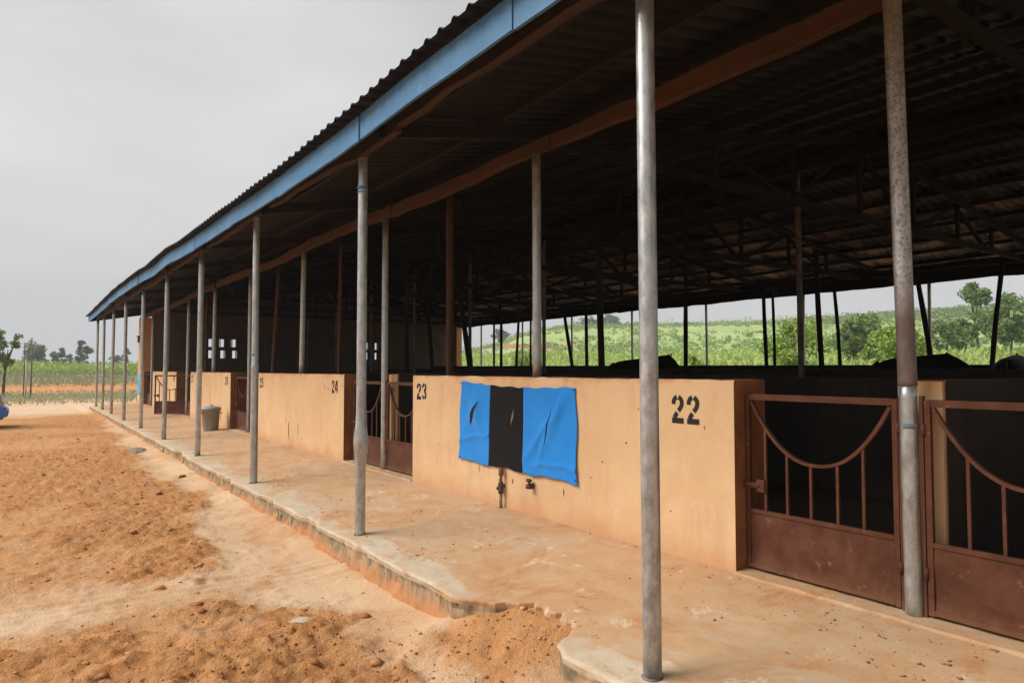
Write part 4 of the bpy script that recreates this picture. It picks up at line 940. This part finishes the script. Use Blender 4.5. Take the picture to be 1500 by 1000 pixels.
# field crop between the stable and the hill, and tall crop on the left
def crop(name, n, rlo, rhi, alo, ahi, h, label, cat, mat, seed, dens=.45):
    r = np.random.default_rng(seed); R1 = np.sqrt(r.uniform(rlo ** 2, rhi ** 2, n)); A_ = np.radians(r.uniform(alo, ahi, n)); x, y = R1 * np.sin(A_), R1 * np.cos(A_)
    k = fbm(x * .12, y * .12, seed, 4) > r.uniform(dens - .18, dens + .1, n); x, y = x[k], y[k]; m = len(x)
    hh = h * r.uniform(.4, 1.1, m) * (.75 + .5 * fbm(x * .08, y * .08, seed + 3, 2)); P = np.stack([x, y, land_z(x, y) + hh * r.uniform(.15, .9, m)], 1)
    o = link(name, fast_mesh(name, *leaves(P, hh * r.uniform(.14, .38, m), seed, up=1.3, asp=.3)), M[mat]); return tag(o, label, cat, kind='stuff')
crop('field_crop', 42000, 60, 135, 28, 76, 1.3, 'bright green crop and tall grass in the field behind the stable', 'crop', 'crop', 71, .42)
crop('tall_grass', 36000, 104, 165, -6, 12, 1.75, 'tall bright green grass in the field beyond the yard', 'grass', 'crop', 72, .3)
crop('weeds', 16000, 74, 110, -6, 12, .7, 'grey green weeds and stubble in front of the tall grass', 'weeds', 'weed', 73, .38)
crop('dry_weeds', 12000, 42, 62, -6, 14, .36, 'dry straw coloured weeds along the edge of the bare soil', 'weeds', 'weed', 74, .5)
def at(az_px, r):
    """a point at distance r in the direction of a photograph column"""
    a_ = math.atan2(720, 1000) + math.atan2(az_px - 750, 1000); return r * math.sin(a_), r * math.cos(a_)
for px, r, h, w, mat, lab, sh, sd, tr, nn_, ls in (
    (1168, 34, 3.2, 3.6, 'leaf_bright', 'broad bright green bush close behind the stable, between two dark props', 'round', 3, .05, 5200, .1),
    (1018, 33, 1.75, 1.6, 'leaf_bright', 'low bright green bush just right of the dark horse with pricked ears', 'round', 4, .02, 1500, .09),
    (1316, 36, 2.9, 3.4, 'leaf_bright', 'loose yellow green bush left of the rusty gate post', 'round', 5, .05, 4200, .1),
    (768, 44, 2.4, 2.2, 'leaf_bright', 'small yellow green bush beside the post standing on wall 22', 'vase', 6, .08, 1500, .1)):
    x, y = at(px, r); tree('bush', x, y, h, w, mat, lab, 'bush', sd, tr, nn_, ls, 26, sh, group='bushes close behind the stable')
for px, r, h, w, mat, lab, sh, sd, tr, nn_, ls in (
    (1268, 70, 4.7, 6.0, 'leaf_mid', 'rounded green tree with drooping leaves behind the yellow green bush', 'round', 8, .12, 5200, .2),
    (1388, 78, 4.0, 4.2, 'leaf_mid', 'small dark tree half hidden right of the rusty gate post', 'round', 9, .3, 2400, .18),
    (1434, 84, 8.2, 5.4, 'leaf_mid', 'tallest dark tree with a pointed crown near the right edge', 'cone', 10, .22, 4200, .2),
    (1482, 80, 6.2, 5.6, 'leaf_mid', 'dark spreading tree nearest the right edge', 'round', 11, .32, 3800, .2),
    (733, 270, 6.5, 7.5, 'leaf_grey', 'lone grey green tree on the skyline of the hill', 'round', 12, .3, 1500, .5),
    (892, 290, 5.2, 12, 'leaf_grey', 'dark clump of trees on the crest of the hill', 'round', 13, .1, 2500, .5),
    (862, 295, 4.6, 10, 'leaf_grey', 'smaller dark tree left of the clump on the crest of the hill', 'round', 14, .1, 1800, .5),
    (1243, 120, 4.6, 6.5, 'leaf_mid', 'dark bushy tree behind the drooping green tree', 'round', 15, .1, 1800, .25),
    (57, 190, 8.0, 7.6, 'leaf_far', 'widest grey green tree beyond the field at the far left', 'round', 20, .12, 3600, .32),
    (91, 195, 6.4, 2.9, 'leaf_far', 'small grey green tree between the two bigger far trees', 'round', 21, .15, 1600, .3),
    (120, 185, 7.9, 4.3, 'leaf_far', 'upright grey green tree nearest the end of the stable', 'round', 22, .2, 2400, .3),
    (79, 188, 4.9, 2.6, 'leaf_far', 'lowest grey green tree beside the widest far tree', 'round', 23, .1, 900, .3),
    (102, 205, 5.2, 2.7, 'leaf_far', 'low round grey green tree left of the upright far tree', 'round', 24, .1, 900, .3),
    (172, 210, 5.2, 4.5, 'leaf_far', 'low far tree seen between the last stable posts', 'round', 25, .1, 900, .3),
    (186, 205, 7.0, 3.0, 'leaf_far', 'narrow far tree seen beside the stable corner pier', 'round', 26, .1, 900, .3)):
    x, y = at(px, r); tree('tree', x, y, h, w, mat, lab, 'tree', sd, tr, nn_, ls, 24, sh, z=float(land_z(x, y)) - (0 if r < 150 else .4), group='trees beyond the field at the left' if px < 300 else 'trees behind the stable')
x, y = at(6, 58); tree('sapling', x, y, 4.4, 2.2, 'leaf_mid', 'slender young tree with drooping leaves at the far left edge', 'tree', 31, .5, 1500, .1, 14, 'vase')
# poles at the edge of the field
for px, r, h, rad, mt, lab in ((46, 53, 3.85, .045, 'rusty', 'tall thin dark pole standing in the dry weeds at the left'), (35.5, 56, 3.6, .035, 'rusty', 'thin dark stake behind the pale stake'), (38.5, 54, 2.5, .045, 'palewood', 'short pale wooden stake in the dry weeds')):
    x, y = at(px, r); z = float(land_z(x, y)); b = MB(); b.tube([(x, y, z - .3), (x + .03, y, z + h * .5), (x, y, z + h)], [rad, rad * .9, rad * .8], 8); o = b.build('stake' if 'stake' in lab else 'pole', M[mt], None, smooth=True); tag(o, lab, 'stake' if 'stake' in lab else 'pole')

# the faintly hazy air
b = MB(); b.box((-2300, -900, -3), (2900, 3200, 60)); hz = b.build('haze', None); tag(hz, kind='stuff')
hm = bpy.data.materials.new('haze_air'); hm.use_nodes = True; hm.node_tree.nodes.clear()
ho = hm.node_tree.nodes.new('ShaderNodeOutputMaterial'); hv = hm.node_tree.nodes.new('ShaderNodeVolumePrincipled'); hm.node_tree.links.new(hv.outputs[0], ho.inputs['Volume'])
hv.inputs['Color'].default_value = (.93, .96, 1, 1); hv.inputs['Density'].default_value = .0008
hz.data.materials.append(hm)

# ------------------------------------------------------------------ light, sky, camera
w = bpy.data.worlds.new('World'); scene.world = w; w.use_nodes = True; nt = w.node_tree; nt.nodes.clear()
out = nt.nodes.new('ShaderNodeOutputWorld'); bg = nt.nodes.new('ShaderNodeBackground'); nt.links.new(bg.outputs[0], out.inputs[0])
sky = nt.nodes.new('ShaderNodeTexSky'); sky.sky_type = 'NISHITA'; sky.sun_disc = False
SUN_EL, SUN_AZ = R_(44), math.atan2(-.84, .5)
sky.sun_elevation = SUN_EL; sky.sun_rotation = SUN_AZ; sky.dust_density = 6; sky.air_density = 1.2; sky.ozone_density = 1
hs_ = nt.nodes.new('ShaderNodeHueSaturation'); hs_.inputs['Saturation'].default_value = .1; nt.links.new(sky.outputs[0], hs_.inputs['Color'])
tc = nt.nodes.new('ShaderNodeTexCoord'); mp = nt.nodes.new('ShaderNodeMapping'); mp.inputs['Scale'].default_value = (1, 1, 2.6); nt.links.new(tc.outputs['Generated'], mp.inputs[0])
no = nt.nodes.new('ShaderNodeTexNoise'); no.inputs['Scale'].default_value = 2.2; no.inputs['Detail'].default_value = 5; nt.links.new(mp.outputs[0], no.inputs['Vector'])
mr = nt.nodes.new('ShaderNodeMapRange'); mr.inputs[1].default_value = .3; mr.inputs[2].default_value = .7; mr.inputs[3].default_value = 0; mr.inputs[4].default_value = 1; nt.links.new(no.outputs[0], mr.inputs[0])
cl = nt.nodes.new('ShaderNodeMix'); cl.data_type = 'RGBA'; nt.links.new(mr.outputs[0], cl.inputs[0]); cl.inputs[6].default_value = (4.8, 4.86, 5.0, 1); cl.inputs[7].default_value = (6.7, 6.7, 6.68, 1)
mx = nt.nodes.new('ShaderNodeMix'); mx.data_type = 'RGBA'; mx.inputs[0].default_value = .85; nt.links.new(hs_.outputs[0], mx.inputs[6]); nt.links.new(cl.outputs[2], mx.inputs[7])
nt.links.new(mx.outputs[2], bg.inputs[0]); bg.inputs[1].default_value = .06
sl = bpy.data.lights.new('sun', 'SUN'); sl.energy = 1.9; sl.angle = R_(40); sl.color = (1, .96, .9)
so = bpy.data.objects.new('sun', sl); col.objects.link(so)
d = Vector((math.sin(SUN_AZ) * math.cos(SUN_EL), math.cos(SUN_AZ) * math.cos(SUN_EL), math.sin(SUN_EL)))
so.rotation_euler = d.to_track_quat('Z', 'Y').to_euler(); so.location = (-10, 10, 20)
cd = bpy.data.cameras.new('camera'); cd.lens = 24; cd.sensor_width = 36; cd.clip_end = 5000; cd.clip_start = .05
co = bpy.data.objects.new('camera', cd); col.objects.link(co); co.location = (0, 0, 1.5)
co.rotation_euler = (R_(90 + 2.35), 0, -math.atan2(720, 1000)); scene.camera = co
scene.view_settings.view_transform = 'Standard'; scene.view_settings.look = 'None'; scene.view_settings.exposure = 1.06; scene.view_settings.gamma = 1
scene.render.engine = 'CYCLES'; scene.cycles.max_bounces = 6; scene.cycles.diffuse_bounces = 4; scene.cycles.use_denoising = True
